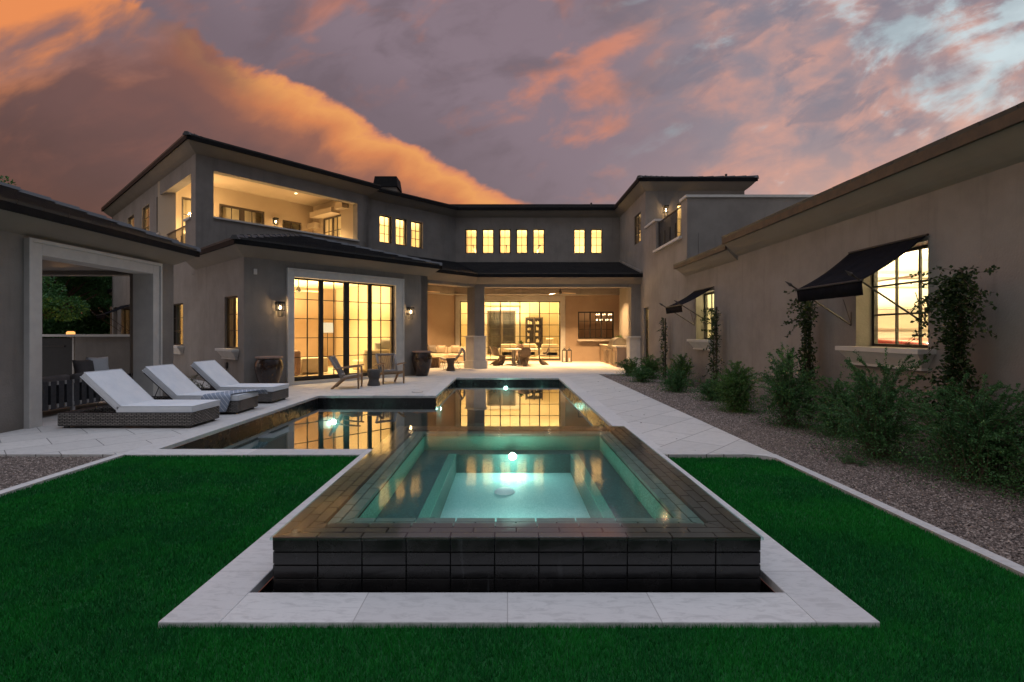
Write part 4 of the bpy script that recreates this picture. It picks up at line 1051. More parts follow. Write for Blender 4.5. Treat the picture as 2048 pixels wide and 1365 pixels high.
# chimney and vents
MB().box(-6.30, -5.28, 24.2, 25.1, 7.6, 8.42).build('chimney', 'stucco', HOUSE)
MB().hexa([(-6.38, 24.12, 8.42), (-5.20, 24.12, 8.42), (-5.20, 25.18, 8.42), (-6.38, 25.18, 8.42), (-6.30, 24.2, 8.93), (-5.27, 24.2, 8.93), (-5.27, 25.1, 8.93), (-6.30, 25.1, 8.93)]).build('chimney_cap', 'fascia_dark', HOUSE)
MB().tube([(4.35, 26.5, 7.7), (4.35, 26.5, 8.25)], .05, 10).build('vent_pipe', 'bronze', HOUSE)
MB().tube([(9.3, 21.7, 7.8), (9.3, 21.7, 8.25)], .05, 10).build('vent_pipe', 'bronze', HOUSE)
MB().fbox(BR, BR.ax(507), BR.ax(513.5), .0, .03, 3.2-.12, 3.2+.03).build('vent_cover', 'cast_stone', HOUSE)

# ------ great room and kitchen behind the patio glass
room(RB, -3.6, 3.35, -.31, -7.0, .06, 3.6); room(RB, 3.45, 7.2, -.31, -5.0, .06, 3.4, 'patio_stucco')
for x, y in ((-1.8, 29), (1.6, 29), (0, 32)): lamp((x, y, 3.3), 120, (1, .72, .34), .15)
for x in (-1.6, 1.6): lamp((x, 29.6, 3.5), 60, (1, .74, .38), .05)  # unseen downward lamps added to brighten the lower part of the room
lamp((4.6, 29.6, 3.0), 26, (1, .66, .34), .1)
gd_ = Fr((0, YB+6.9), (1, 0), (0, -1))
a0, a1 = gd_.ax(975), gd_.ax(1031)
MB().fbox(gd_, a0-.25, a0, 0, .08, .06, 3.2).fbox(gd_, a1, a1+.25, 0, .08, .06, 3.2).fbox(gd_, a0, a1, 0, .08, 2.95, 3.2).build('door_surround', 'cast_stone', HOUSE)
MB().fbox(gd_, a0, a1, -.02, .03, .06, 2.95).build('night_dark_sheet', 'black', HOUSE)  # black sheet put in as the darkness beyond the glass doors
window(gd_, a0, a1, .06, 2.95, 1, 5, -.12, .10, .02, 2, 'glass_door', 'bronze', mull=.2)
room(PLW, 3.3, 5.8, -.31, -2, .06, 3.3); lamp(PLW.p(4.5, -1.2, 2.9), 30)
# patio ceiling lights
for x, y, lab in ((-3.6, 23.0, 'recessed downlight over the patio sofa'), (-.4, 24.2, 'recessed downlight over the left of the dining table'), (2.0, 24.2, 'recessed downlight right of the dining table'), (4.4, 24.2, 'recessed downlight over the grill counter')):
    downlight(x, y, 3.775, 95, lab)

# ================================================================== PAVILION (left)
PAV = thing('pool_pavilion', 'small hipped-roof pavilion with a pale stone-framed opening at the left edge', 'pavilion', (-9.6, 9.5, 0))
PV = Fr((-7.57, 0), (0, 1), (1, 0))
y0p, y1p = 7.40, 11.56
i0p, i1p = 8.22, 10.80
wall('wall', PV, y0p, y1p, -.05, 3.03, .35, [(i0p, i1p, -.05, 2.76)], parent=PAV)
def frame_part(fr, a0, a1, i0, i1, zo, zi, parent):
    m = MB()
    m.fbox(fr, a0, i0+.002, -.36, .07, 0, zo).fbox(fr, i1-.002, a1, -.36, .07, 0, zo).fbox(fr, i0+.002, i1-.002, -.36, .07, zi-.002, zo)
    m.fbox(fr, a0-.004, a0+.055, .07, .095, 0, zo+.004).fbox(fr, a1-.055, a1+.004, .07, .095, 0, zo+.004).fbox(fr, a0+.055, a1-.055, .07, .095, zo-.055, zo+.004)
    return m.build('opening_surround', 'cast_stone', parent, bevel=.005)
frame_part(PV, 7.98, 11.05, i0p, i1p, 2.99, 2.75, PAV)
PN = Fr((0, 11.56), (1, 0), (0, 1))
wall('wall', PN, -11.7, -7.93, -.05, 3.03, .3, [(-11.3, -8.34, -.05, 2.78)], parent=PAV)
wall('wall', Fr((0, y0p), (1, 0), (0, -1)), -11.7, -7.92, -.05, 3.03, .3, parent=PAV)
wall('wall', Fr((-11.7, 0), (0, 1), (-1, 0)), y0p, y1p, -.05, 3.03, .3, [(8.2, 10.8, -.05, 2.76)], parent=PAV)
MB().box(-11.6, -7.9, y0p+.1, y1p-.1, 2.86, 2.92).build('ceiling', 'bronze', PAV)
pave = eave([(-11.7, y1p), (-7.57, y1p), (-7.57, y0p), (-11.7, y0p)], 3.03, .32, .25, side=1, parent=PAV, end0=.0)
pz = 3.03+.25+.11
c4 = [(-7.20, y1p+.37), (-7.20, y0p-.37)]
hh = (y1p-y0p+.74)/2; apx = (-7.20-hh, (y0p+y1p)/2, pz+.37*hh)
apx2 = (-12.07+hh, (y0p+y1p)/2, pz+.37*hh)
roof_face((-7.20, y1p+.37, pz), (-7.20, y0p-.37, pz), apx, apx, PAV)
roof_face((-12.07, y1p+.37, pz), (-7.20, y1p+.37, pz), apx2, apx, PAV)
roof_face((-12.07, y0p-.37, pz), (-7.20, y0p-.37, pz), apx2, apx, PAV)
caps((-7.20, y1p+.37, pz), apx, PAV); caps((-7.20, y0p-.37, pz), apx, PAV)
# sofa inside
sofa = thing('outdoor_sofa', 'grey outdoor sofa with dark woven strap back under the pavilion', 'sofa', (-8.5, 9.9, 0))
sx = -8.12
fm = MB(); fm.box(sx-.9, sx, 8.85, 11.0, .14, .18).box(sx-.04, sx, 8.85, 11.0, .57, .61)
for y in (8.87, 9.55, 10.95): fm.box(sx-.04, sx, y-.03, y+.03, 0, .61)
for y in (8.87, 10.95): fm.box(sx-.9, sx-.86, y-.03, y+.03, 0, .4)
fm.build('frame', 'sofa_frame', sofa)
stp = MB(); sq = MB()
for k in range(13):
    y = 8.95+k*.165
    if abs(y-9.55) < .05: continue
    stp.box(sx-.052, sx+.008, y-.055, y+.055, .13, .625)
    for z in (.15, .56): sq.box(sx-.01, sx+.014, y+.063, y+.102, z, z+.07)
stp.build('back_straps', 'strap', sofa); sq.build('strap_clips', 'sofa_frame', sofa)
for k, (ya, yb) in enumerate(((8.9, 9.6), (9.62, 10.3), (10.32, 10.98))):
    MB().box(sx-.84, sx-.08, ya, yb, .19, .40).build('seat_cushion', 'grey_cushion', sofa, bevel=.05, smooth=True)
    b = MB(); b.hexa([(sx-.28, ya+.02, .40), (sx-.07, ya+.02, .40), (sx-.07, yb-.02, .40), (sx-.28, yb-.02, .40), (sx-.24, ya+.04, .70), (sx-.05, ya+.04, .72+.02*k), (sx-.05, yb-.04, .74), (sx-.24, yb-.04, .70)])
    b.build('back_cushion', 'grey_cushion', sofa, bevel=.06, smooth=True)
def pillow(name, label, c, s_, rz, mat, tilt=20, group=None, parent=None):
    m = MB(); k = 8
    for side in (1, -1):
        base = len(m.v)
        for i in range(k+1):
            for j in range(k+1):
                x, y = i/k*2-1, j/k*2-1
                e = (1-x**4)*(1-y**4); pin = 1-.12*(1-abs(x))*(abs(y))-.0
                m.v.append((x*s_/2*(1-.10*(1-y*y)*0-.08*(1-abs(y))), side*.085*s_/.45*math.sqrt(max(e, 0)), y*s_/2*(1-.08*(1-abs(x)))))
        for i in range(k):
            for j in range(k):
                a = base+i*(k+1)+j; m.f.append((a, a+1, a+k+2, a+k+1) if side > 0 else (a, a+k+1, a+k+2, a+1))
    M_ = Matrix.Translation(Vector(c)) @ Matrix.Rotation(rz, 4, 'Z') @ Matrix.Rotation(R(tilt), 4, 'X')
    m.v = [tuple(M_ @ Vector(v_)) for v_ in m.v]
    o = m.build(name, mat, parent, smooth=True, merge=True)
    return tag(o, label, 'pillow', group) if not parent else o
pillow('throw_pillow', 'white pillow standing on the grey sofa under the pavilion', (-8.38, 10.45, .80), .42, R(70), 'cushion', -12)
pillow('throw_pillow', 'dark grey pillow leaning beside the white one on the grey sofa', (-8.42, 10.15, .76), .42, R(80), 'grey_cushion', -12)
# garden wall and gate behind
GW = thing('garden_wall', 'low taupe garden wall with pale cap seen through the pavilion', 'wall', (-10.5, 13.0, 0))
gx0 = (150-CX)*13.0/F
MB().box(gx0, -8.95, 13.0, 13.2, -.1, 1.40).build('wall_body', 'stucco', GW)
MB().box(-13.5, -8.9, 12.95, 13.25, 1.40, 1.46).build('wall_cap', 'cast_stone', GW)
GT = thing('garden_gate', 'solid black garden gate beside the low garden wall', 'gate', (-11.6, 13.05, 0))
MB().box(-12.5, gx0-.12, 13.05, 13.12, .05, 1.37).build('gate_panel', 'black', GT)
MB().box(gx0-.09, gx0-.05, 13.02, 13.15, 0, 1.38).build('gate_post', 'cast_stone', GT)
MB().box(-12.3, gx0-.3, 13.03, 13.05, 1.14, 1.17).box(-12.3, gx0-.3, 13.03, 13.05, .3, .33).build('gate_rail', 'dark_metal', GT)

# ================================================================== WALL LANTERNS
def lantern(fr, a, zt, zb, label, watts=7, b0=0.):
    t_ = thing('wall_lantern', label, 'wall lamp', fr.p(a, b0, zb), group='black box wall lanterns'); 
    h = zt-zb; m = MB(); wd = .10
    def cage(a0, a1, b1, b2, z0, z1, t=.012):
        for x in (a0, a1-t):
            for y in (b1, b2-t): m.fbox(fr, x, x+t, y, y+t, z0, z1)
        for z in (z0, z1-t):
            m.fbox(fr, a0, a1, b1, b1+t, z, z+t).fbox(fr, a0, a1, b2-t, b2, z, z+t).fbox(fr, a0, a0+t, b1, b2, z, z+t).fbox(fr, a1-t, a1, b1, b2, z, z+t)
    cage(a-wd, a+wd, b0+.05, b0+.21, zb+h*.38, zt-.045)
    cage(a-wd*.62, a+wd*.62, b0+.085, b0+.175, zb, zt-.05)
    m.fbox(fr, a-wd, a+wd, b0+.05, b0+.21, zt-.045, zt)
    m.fbox(fr, a-.055, a+.055, b0, b0+.05, zb+h*.45, zt-.02)
    m.build('cage', 'black', t_)
    bl = MB(); c = fr.p(a, b0+.13, zb+h*.62); bl.lathe([(0, -.055), (.016, -.05), (.022, -.01), (.014, .04), (0, .05)], c, 12); bl.build('bulb', 'bulb', t_, smooth=True)
    l = lamp(fr.p(a, b0+.13, zb+h*.60), watts, (1, .62, .28), .03, 'lantern_source'); return t_
la = BR.ax(556); lantern(BR, la, BR.z(la, 604), BR.z(la, 634), 'black wall lantern left of the tall glass doors', 24)
la = BR.ax(816.5); lantern(BR, la, BR.z(la, 615), BR.z(la, 639), 'black wall lantern right of the tall glass doors', 24)
la = TF.ax(1330); lantern(TF, la, TF.z(la, 413), TF.z(la, 436), 'black wall lantern on the terrace above the right wall', 30)
lb = loggia_back.ax(548.5); lantern(loggia_back, lb, loggia_back.z(lb, 437), loggia_back.z(lb, 437)-.42, 'black wall lantern at the back of the loggia', 5)

# ================================================================== AWNINGS
def awning(fr, a0, a1, z1, out_, drop, label, group='black fabric window awnings', val=.20, arm_z=None):
    t_ = thing('window_awning', label, 'awning', fr.p((a0+a1)/2, 0, z1), group=group)
    m = MB(); k = 14; n2 = 10
    base = len(m.v)
    for i in range(k+1):
        for j in range(n2+1):
            t = j/n2; a = a0+(a1-a0)*i/k; sag = .035*math.sin(math.pi*t)*(1+.4*math.sin(i*1.9))
            m.v.append(fr.p(a, .03+out_*t, z1-drop*t-sag))
    for i in range(k):
        for j in range(n2): a = base+i*(n2+1)+j; m.f.append((a, a+n2+1, a+n2+2, a+1))
    base = len(m.v)
    for i in range(k+1):
        a = a0+(a1-a0)*i/k
        for z_, bb in ((0, 0), (val, -.012*math.sin(i*2.3)-.02)): m.v.append(fr.p(a, .03+out_+bb*1., z1-drop-z_))
    for i in range(k): a = base+2*i; m.f.append((a, a+2, a+3, a+1))
    o = m.build('canopy', 'awning', t_, smooth=True, merge=True); sf = o.modifiers.new('thick', 'SOLIDIFY'); sf.thickness = .006
    MB().tube([fr.p(a0-.02, .035, z1), fr.p(a1+.02, .035, z1)], .016, 8).build('wall_bar', 'dark_metal', t_); pr = MB(); pr.tube([fr.p(a0-.03, .03+out_, z1-drop), fr.p(a1+.03, .03+out_, z1-drop)], .014, 8); pr.build('front_bar', 'dark_metal', t_)
    az = arm_z or z1-drop-.75
    for a in (a0+.03, a1-.03):
        f_ = Vector(fr.p(a, .03+out_, z1-drop)); w_ = Vector(fr.p(a, .03, az)); d = (f_-w_)
        ar = MB(); ar.tube([w_, f_+d*.10], .013, 8); tip = f_+d*.10; ar.tube([tip, tip+d.normalized()*.04, tip+d.normalized()*.07, tip+d.normalized()*.14], [.013, .028, .018, .002], 8)
        ar.tube([w_, w_+Vector((0, 0, .22))], .009, 6); ar.tube([w_+Vector((0,0,.02)), Vector(fr.p(a, .16, az+.42))], .006, 6)
        ar.build('support_arm', 'bronze', t_)
    return t_
M['awning'] = varied('awning_cloth', (.005, .0055, .008), (.009, .009, .012), 8., .9, .4, 300, .001, spec=.08)
awning(RW, gw[0]-.02, gw[1]+.10, 2.80, .87, .60, 'large black awning over the near right window', arm_z=1.62)
awning(RW, w2r[0]-.03, w2r[1]+.06, 2.74, .86, .48, 'smaller black awning over the farther right window', arm_z=1.72)
awning(SV, gq[0]-.05, gq[1]+.05, 2.75, .9, .45, 'black awning on the far side wall seen through the pavilion')

# ================================================================== LOUNGERS
def make_lounger():
    r = thing('sun_lounger', 'x', 'sun lounger', (0, 0, 0), group='sun loungers along the pool')
    m = MB(); L, W_ = 2.10, .80
    # hollow wicker base, open at the head
    m.box(0, L, 0, .09, .035, .245).box(0, L, W_-.09, W_, .035, .245).box(L-.09, L, .09, W_-.09, .035, .245).box(0, .16, .09, W_-.09, .035, .245).box(.85, L-.09, .09, W_-.09, .19, .244)
    m.build('wicker_base', 'wicker', r, bevel=.018)
    m = MB(); m.box(.16, .85, .09, W_-.09, .05, .06)
    for x in (.06, L-.12):
        for y in (.05, W_-.10): m.box(x, x+.06, y, y+.05, 0, .036)
    m.build('feet', 'dark_metal', r)
    m = MB(); m.box(.90, L+.012, .015, W_-.015, .248, .352); m.build('seat_cushion', 'cushion', r, bevel=.022, smooth=True)
    th = R(43); c, s_ = math.cos(th), math.sin(th)
    def q(l, t, y): return (.93-l*c+t*s_, y, .262+l*s_+t*c)   # along the back (towards the head), t = thickness
    m = MB(); m.hexa([q(0, .0, .015), q(.80, .0, .015), q(.80, .0, W_-.015), q(0, .0, W_-.015), q(0, .105, .015), q(.80, .105, .015), q(.80, .105, W_-.015), q(0, .105, W_-.015)])
    m.build('back_cushion', 'cushion', r, bevel=.024, smooth=True)
    m = MB(); y0_, y1_ = .022, W_-.022
    for z_ in (.256, .346): m.tube([(.92, y0_-.006, z_), (L+.010, y0_-.006, z_), (L+.014, y1_+.006, z_), (.92, y1_+.006, z_)], .0055, 5)
    for t_ in (.006, .099): m.tube([q(.02, t_, y0_-.006), q(.80, t_, y0_-.006), q(.80, t_, y1_+.006), q(.02, t_, y1_+.006)], .0055, 5)
    m.build('piping', 'cushion', r, smooth=True)
    m = MB(); m.hexa([q(-.05, -.035, .05), q(.76, -.035, .05), q(.76, -.035, W_-.05), q(-.05, -.035, W_-.05), q(-.05, -.004, .05), q(.76, -.004, .05), q(.76, -.004, W_-.05), q(-.05, -.004, W_-.05)])
    m.build('back_panel', 'strap', r)
    for y in (.12, W_-.12):
        m = MB(); m.tube([q(.42, -.03, y), (.42, y, .09)], .007, 6); m.build('back_strut', 'dark_metal', r)
    return r
lg0 = make_lounger()
labs = ['nearest white-cushioned wicker sun lounger, its whole side in view', 'middle white-cushioned wicker sun lounger with a blue towel across it', 'farthest white-cushioned wicker sun lounger, nearest the large pot']
for i, (x, y) in enumerate(((-7.05, 7.98), (-7.05, 9.33), (-7.07, 10.80))):
    o = lg0 if i == 0 else copy_tree(lg0); o.location = (x, y, 0); o['label'] = labs[i]; o.rotation_euler = (0, 0, R((0, .6, -.5)[i]))
# towel over the middle lounger
tw_ = MB(); k = 26; n2 = 12
cxs = -5.32
path = []
y_0, y_1 = 9.33, 10.13
prof = [(y_0-.012, -.02+.0), (y_0-.02, .10), (y_0-.018, .20), (y_0-.010, .30), (y_0+.0, .345), (y_0+.04, .362), (y_0+.2, .362), (y_0+.4, .366), (y_0+.6, .364), (y_0+.76, .362), (y_1-.01, .345), (y_1+.01, .28)]
for i, (y, z) in enumerate(prof):
    for j in range(13):
        t = j/12-.5; wv = .006*math.sin(j*1.7+i*.6)+.004*math.sin(j*3.1+i)
        sh = (y-y_0)*.35; spread = .50+.05*math.sin(i*.7)
        hang = i < 4
        zz = max(z, .05)+(abs(wv) if not hang else 0)
        tw_.v.append((cxs+sh+t*spread*(1.0 if not hang else .72+.09*i), y-(abs(wv)*2 if hang else 0), zz+.004))
for i in range(len(prof)-1):
    for j in range(12): a = i*13+j; tw_.f.append((a, a+1, a+14, a+13))
o = tw_.build('towel', 'towel', smooth=True); tag(o, 'blue-grey striped towel draped over the middle sun lounger', 'towel'); sf = o.modifiers.new('t', 'SOLIDIFY'); sf.thickness = .008; sf.offset = 1

# ================================================================== POTS
def pot(x, y, label, s_=1.):
    prof = [(0, .0), (.19, 0), (.21, .02), (.24, .12), (.31, .34), (.355, .55), (.35, .68), (.31, .77), (.295, .80), (.335, .82), (.34, .86), (.30, .865), (.27, .82), (.26, .70), (0, .68)]
    t_ = thing('glazed_pot', label, 'pot', (x, y, 0), group='large glazed pots')
    m = MB(); m.lathe([(r*s_, z*s_) for r, z in prof[:10]]+[], (x, y, 0), 40); m.build('pot_body', 'pot', t_, smooth=True)
    m = MB(); m.lathe([(r*s_, z*s_) for r, z in prof[9:]], (x, y, 0), 40); m.build('pot_rim', 'terracotta', t_, smooth=True)
    return t_
pot(-6.42, 13.72, 'large brown-black glazed pot left of the tall glass doors'); pot(-2.98, 17.75, 'large brown-black glazed pot at the corner right of the glass doors')

# ================================================================== WOODEN LOUNGE CHAIRS
def make_chair():
    r = thing('lounge_chair', 'x', 'chair', (0, 0, 0), group='wooden rope lounge chairs')     # faces +X
    W_ = .31
    for s_ in (-1, 1):
        MB().tube([(.30, s_*W_, 0), (.30, s_*W_, .30), (.29, s_*W_, .575)], [.022, .033, .026], 8).build('front_leg', 'teak', r, smooth=True)
        MB().tube([(-.40, s_*(W_-.03), 0), (-.26, s_*(W_-.03), .13), (-.10, s_*(W_-.03), .27), (.02, s_*(W_-.03), .30)], [.03, .034, .034, .026], 8).build('rear_leg', 'teak', r, smooth=True)
        m = MB(); m.bar((-.36, s_*(W_+.02), .52), (.02, s_*(W_+.02), .575), .07, .03).bar((.02, s_*(W_+.02), .575), (.36, s_*(W_+.02), .61), .08, .03); m.build('armrest', 'teak', r, bevel=.006)
        MB().bar((-.10, s_*(W_-.03), .27), (.30, s_*(W_-.03), .33), .026, .06).build('side_rail', 'teak', r, bevel=.004)
    m = MB(); m.bar((-.16, -W_+.03, .27), (-.16, W_-.03, .27), .03, .05).bar((.29, -W_, .345), (.29, W_, .345), .03, .055); m.build('cross_rail', 'teak', r)
    # woven seat and open rope back
    m = MB(); m.hexa([(-.16, -W_+.03, .285), (.30, -W_+.03, .355), (.30, W_-.03, .355), (-.16, W_-.03, .285), (-.16, -W_+.03, .315), (.31, -W_+.03, .385), (.31, W_-.03, .385), (-.16, W_-.03, .315)]); m.build('woven_seat', 'grey_rope', r, bevel=.01)
    bk = lambda t, y: (-.14-.30*t, y, .29+.55*t)
    m = MB()
    for s_ in (-1, 1): m.tube([bk(0, s_*.26), bk(.5, s_*.27), bk(1, s_*.29)], .034, 8)
    m.tube([bk(1, -.29), (bk(1, 0)[0]-.03, 0, bk(1, 0)[2]-.01), bk(1, .29)], .034, 8).tube([bk(.12, -.26), bk(.12, .26)], .035, 8); m.build('back_frame', 'grey_rope', r, smooth=True)
    m = MB()
    for i in range(12): t = .2+.75*i/12; m.tube([bk(t, -.26), (bk(t, 0)[0]-.015, 0, bk(t, 0)[2]), bk(min(t+.05, 1), .27)], .006, 4)
    for i in range(9): y = -.22+.44*i/8; m.tube([bk(.12, y*.8), bk(.5, y), bk(1, y*1.1)], .006, 4)
    m.build('rope_back', 'grey_rope', r); return r
ch = make_chair(); ch.location = (-4.32, 13.88, 0); ch.rotation_euler.z = R(8); ch['label'] = 'left wooden lounge chair turned sideways in front of the glass doors'
c2 = copy_tree(ch); c2.location = (-3.50, 15.22, 0); c2.rotation_euler.z = R(-58); c2['label'] = 'right wooden lounge chair facing the pool beside the round stool'
st_ = thing('side_stool', 'dark round hourglass stool between the two wooden lounge chairs', 'stool', (-3.80, 14.50, 0))
MB().lathe([(0, 0), (.175, 0), (.18, .03), (.125, .20), (.13, .225), (.165, .25), (.18, .44), (.175, .46), (0, .46)], (-3.80, 14.50, 0), 32).build('stool_body', 'concrete', st_, smooth=True)
MB().lathe([(.135, .205), (.15, .215), (.15, .235), (.135, .245)], (-3.80, 14.50, 0), 32).build('waist_band', 'concrete', st_, smooth=True)

# ================================================================== REAR PATIO FURNITURE
def G(px, py): d = F*H/(py-HY); return ((px-CX)*d/F, d)
# sofa
x, y = G(905, 729); 
so_ = thing('patio_sofa', 'cream outdoor sofa with cushions against the left patio wall', 'sofa', (-3.2, 24.3, 0), group=None)
sf = Fr((-2.95, 24.9), (-.66, -.751), (1, -1))    # a runs towards the camera-left, b outward
sf = Fr((-3.6, 24.9), (1, 0), (0, -1))
MB().fbox(sf, -.35, 1.55, -.75, 0, .10, .34).build('sofa_base', 'wood_light', so_, bevel=.02)
for k in range(2): MB().fbox(sf, -.33+k*.94, .59+k*.94, -.70, .02, .35, .47).build('seat_cushion', 'cream_cushion', so_, bevel=.04, smooth=True)
for k in range(2): MB().fbox(sf, -.33+k*.94, .59+k*.94, -.78, -.60, .47, .80).build('back_cushion', 'cream_cushion', so_, bevel=.05, smooth=True)
for k, (a, lab, mt) in enumerate(((-.15, 'striped grey pillow at the left end of the patio sofa', 'grey_rope'), (.30, 'cream pillow in the middle of the patio sofa', 'cream_cushion'), (1.0, 'cream pillow at the right end of the patio sofa', 'cream_cushion'))):
    pillow('throw_pillow', lab, (-3.6+a, 25.42, .68), .42, R((-15, 10, 5)[k]), mt, 18)
# low coffee table
ct = thing('coffee_table', 'low cream round coffee table before the patio sofa', 'table', (-3.25, 23.6, 0))
MB().lathe([(0, .36), (.55, .36), (.56, .38), (.56, .42), (0, .42)], (-3.3, 23.55, 0), 32).build('table_top', 'wood_light', ct)
MB().lathe([(.2, 0), (.2, .36)], (-3.3, 23.55, 0), 20).build('pedestal', 'wood_light', ct)
x, y = G(868, 735.5); sl = thing('slatted_side_table', 'small slatted wooden side table behind the right pot', 'table', (x, y, 0))
m = MB()
for k in range(7): m.box(x-.20+k*.066, x-.17+k*.066, y-.18, y+.18, 0, .40)
m.build('slats', 'teak', sl); MB().box(x-.22, x+.24, y-.2, y+.2, .40, .43).build('table_top', 'teak', sl)
# wire chair with throw
x, y = G(905, 739.5); wc = thing('wire_lounge_chair', 'black wire lounge chair with pale cushion and throw beside the column', 'chair', (-2.25, 20.9, 0))
wx, wy = -2.30, 20.95
m = MB()
sec = [(-.42, .42), (-.30, .36), (0, .33), (.22, .40), (.34, .58), (.44, .80)]
for j in range(9):
    t = (j/8-.5); m.tube([(wx+a, wy+t*.62*(1 if a < .3 else .85), z+abs(t)*.10) for a, z in sec], .006, 4)
m.tube([(wx+.44, wy-.28, .80), (wx+.46, wy, .84), (wx+.44, wy+.28, .80)], .010, 6)
for s_ in (-1, 1):
    m.tube([(wx-.35, wy+s_*.26, .36), (wx-.28, wy+s_*.28, 0), (wx+.36, wy+s_*.28, 0), (wx+.18, wy+s_*.26, .40)], .010, 6)
m.build('wire_frame', 'black', wc)
m = MB(); base = 0
for a, z in sec: 
    for t in (-.27, .27): m.v += [(wx+a, wy+t, z+.02), (wx+a-.02, wy+t, z+.10)]
for i in range(len(sec)-1):
    o_ = i*4; m.f += [(o_, o_+4, o_+6, o_+2), (o_+1, o_+3, o_+7, o_+5), (o_, o_+1, o_+5, o_+4), (o_+2, o_+6, o_+7, o_+3)]
m.f += [(0, 2, 3, 1), (20, 21, 23, 22)]
m.build('cushion', 'cream_cushion', wc, bevel=.02, smooth=True)
m = MB(); 
for i in range(7):
    t = i/6; m.v += [(wx+.42+.09*min(t*3, 1), wy-.24, .86-.5*t), (wx+.44+.10*min(t*3, 1), wy+.2, .87-.52*t)]
for i in range(6): m.f.append((2*i, 2*i+1, 2*i+3, 2*i+2))
tk = tag(m.build('throw_blanket', 'grey_rope', smooth=True), 'grey striped throw hanging over the wire lounge chair back', 'blanket'); q_ = tk.modifiers.new('s', 'SOLIDIFY'); q_.thickness = .02
x, y = G(901.5, 742); s2 = thing('side_stool', 'tan round hourglass stool in front of the wire chair', 'stool', (x, y, 0))
MB().lathe([(0, 0), (.175, 0), (.18, .03), (.12, .22), (.125, .25), (.185, .47), (.18, .50), (0, .50)], (x, y, 0), 32).build('stool_body', 'brown_plastic', s2, smooth=True)
MB().lathe([(.12, .21), (.135, .22), (.135, .25), (.12, .26)], (x, y, 0), 24).build('waist_band', 'brown_plastic', s2, smooth=True)
# dining table and chairs
tx, ty = .62, 24.0
dt = thing('dining_table', 'round pale stone dining table with plant on the patio', 'table', (tx, ty, 0))
MB().lathe([(0, .70), (.78, .70), (.80, .715), (.80, .745), (0, .75)], (tx, ty, 0), 40).build('table_top', 'stone_counter', dt, smooth=False)
m = MB()
for a in (45, 165, 285): m.bar((tx+.34*math.cos(R(a)), ty+.34*math.sin(R(a)), 0), (tx+.34*math.cos(R(a)), ty+.34*math.sin(R(a)), .70), .16, .16, (math.cos(R(a)), math.sin(R(a)), 0))
m.box(tx-.12, tx+.12, ty-.12, ty+.12, 0, .66); m.build('pedestal', 'stone_counter', dt)
def make_s_chair():
    r = thing('dining_chair', 'x', 'chair', (0, 0, 0), group='brown curved one-piece dining chairs')
    prof = [(-.27, .86, .17), (-.255, .80, .21), (-.22, .68, .235), (-.16, .56, .23), (-.12, .47, .22), (-.04, .42, .235), (.10, .41, .245), (.20, .42, .24), (.245, .40, .22), (.235, .34, .18), (.19, .30, .16), (.12, .25, .17), (.02, .19, .20), (-.12, .10, .24), (-.24, .0, .27)]
    m = MB(); k = 9
    for x_, z_, w_ in prof:
        for j in range(k):
            t = j/(k-1)*2-1
            up = 0
            if z_ > .5: x2 = x_+.06*t*t; z2 = z_-.05*abs(t)**3*(1 if z_ > .8 else 0)
            elif z_ > .38: x2, z2 = x_, z_+.03*t*t
            else: z2 = max(z_-.24*t*t, 0); x2 = x_-.02*t*t
            m.v.append((x2, w_*t, z2))
    for i in range(len(prof)-1):
        for j in range(k-1): a = i*k+j; m.f.append((a, a+1, a+k+1, a+k))
    o = m.build('shell', 'brown_plastic', r, smooth=True, subsurf=1); q_ = o.modifiers.new('s', 'SOLIDIFY'); q_.thickness = .022
    return r
scn = make_s_chair()
dch = [(-.42, 23.40, 35, 'brown curved dining chair at the near left of the table'), (-.62, 24.15, -2, 'brown curved dining chair at the far left of the table'), (.80, 22.95, 98, 'brown curved dining chair at the near side of the table, back to the pool'), (1.72, 23.95, 176, 'brown curved dining chair on the right of the table'), (.62, 25.2, 270, 'brown curved dining chair behind the table')]
for i, (x, y, a, lab) in enumerate(dch):
    o = scn if i == 0 else copy_tree(scn); o.location = (x, y, 0); o.rotation_euler.z = R(a); o['label'] = lab
pp_ = thing('potted_plant', 'small pink-potted plant on the round dining table', 'plant', (tx, ty, .75))
MB().lathe([(0, 0), (.08, 0), (.13, .10), (.12, .20), (.10, .22), (.08, .20), (0, .18)], (tx+.02, ty, .75), 24).build('pot', 'terracotta', pp_, smooth=True)
def leaf_quads(c, d, L, w_, curl=.0):
    """c: base points (n,3), d: unit directions (n,3) -> diamond quads"""
    k = len(c); rnd = rng.normal(0, 1, (k, 3)); sv = np.cross(d, rnd); sv /= (np.linalg.norm(sv, axis=1, keepdims=True)+1e-9)
    V = np.zeros((k, 4, 3)); L = np.asarray(L).reshape(-1, 1); w_ = np.asarray(w_).reshape(-1, 1)
    V[:, 0] = c; V[:, 1] = c+d*L*.5+sv*w_*.5; V[:, 2] = c+d*L; V[:, 3] = c+d*L*.5-sv*w_*.5
    return V
def unit(a): return a/(np.linalg.norm(a, axis=1, keepdims=True)+1e-9)
k = 260; d = unit(rng.normal(0, 1, (k, 3))+[0, 0, .7]); c = np.array([tx+.02, ty, .97])+d*rng.uniform(.0, .13, (k, 1))
np_mesh('foliage', leaf_quads(c, d, rng.uniform(.04, .08, k), .03), 4, 'leaf_vine', pp_)
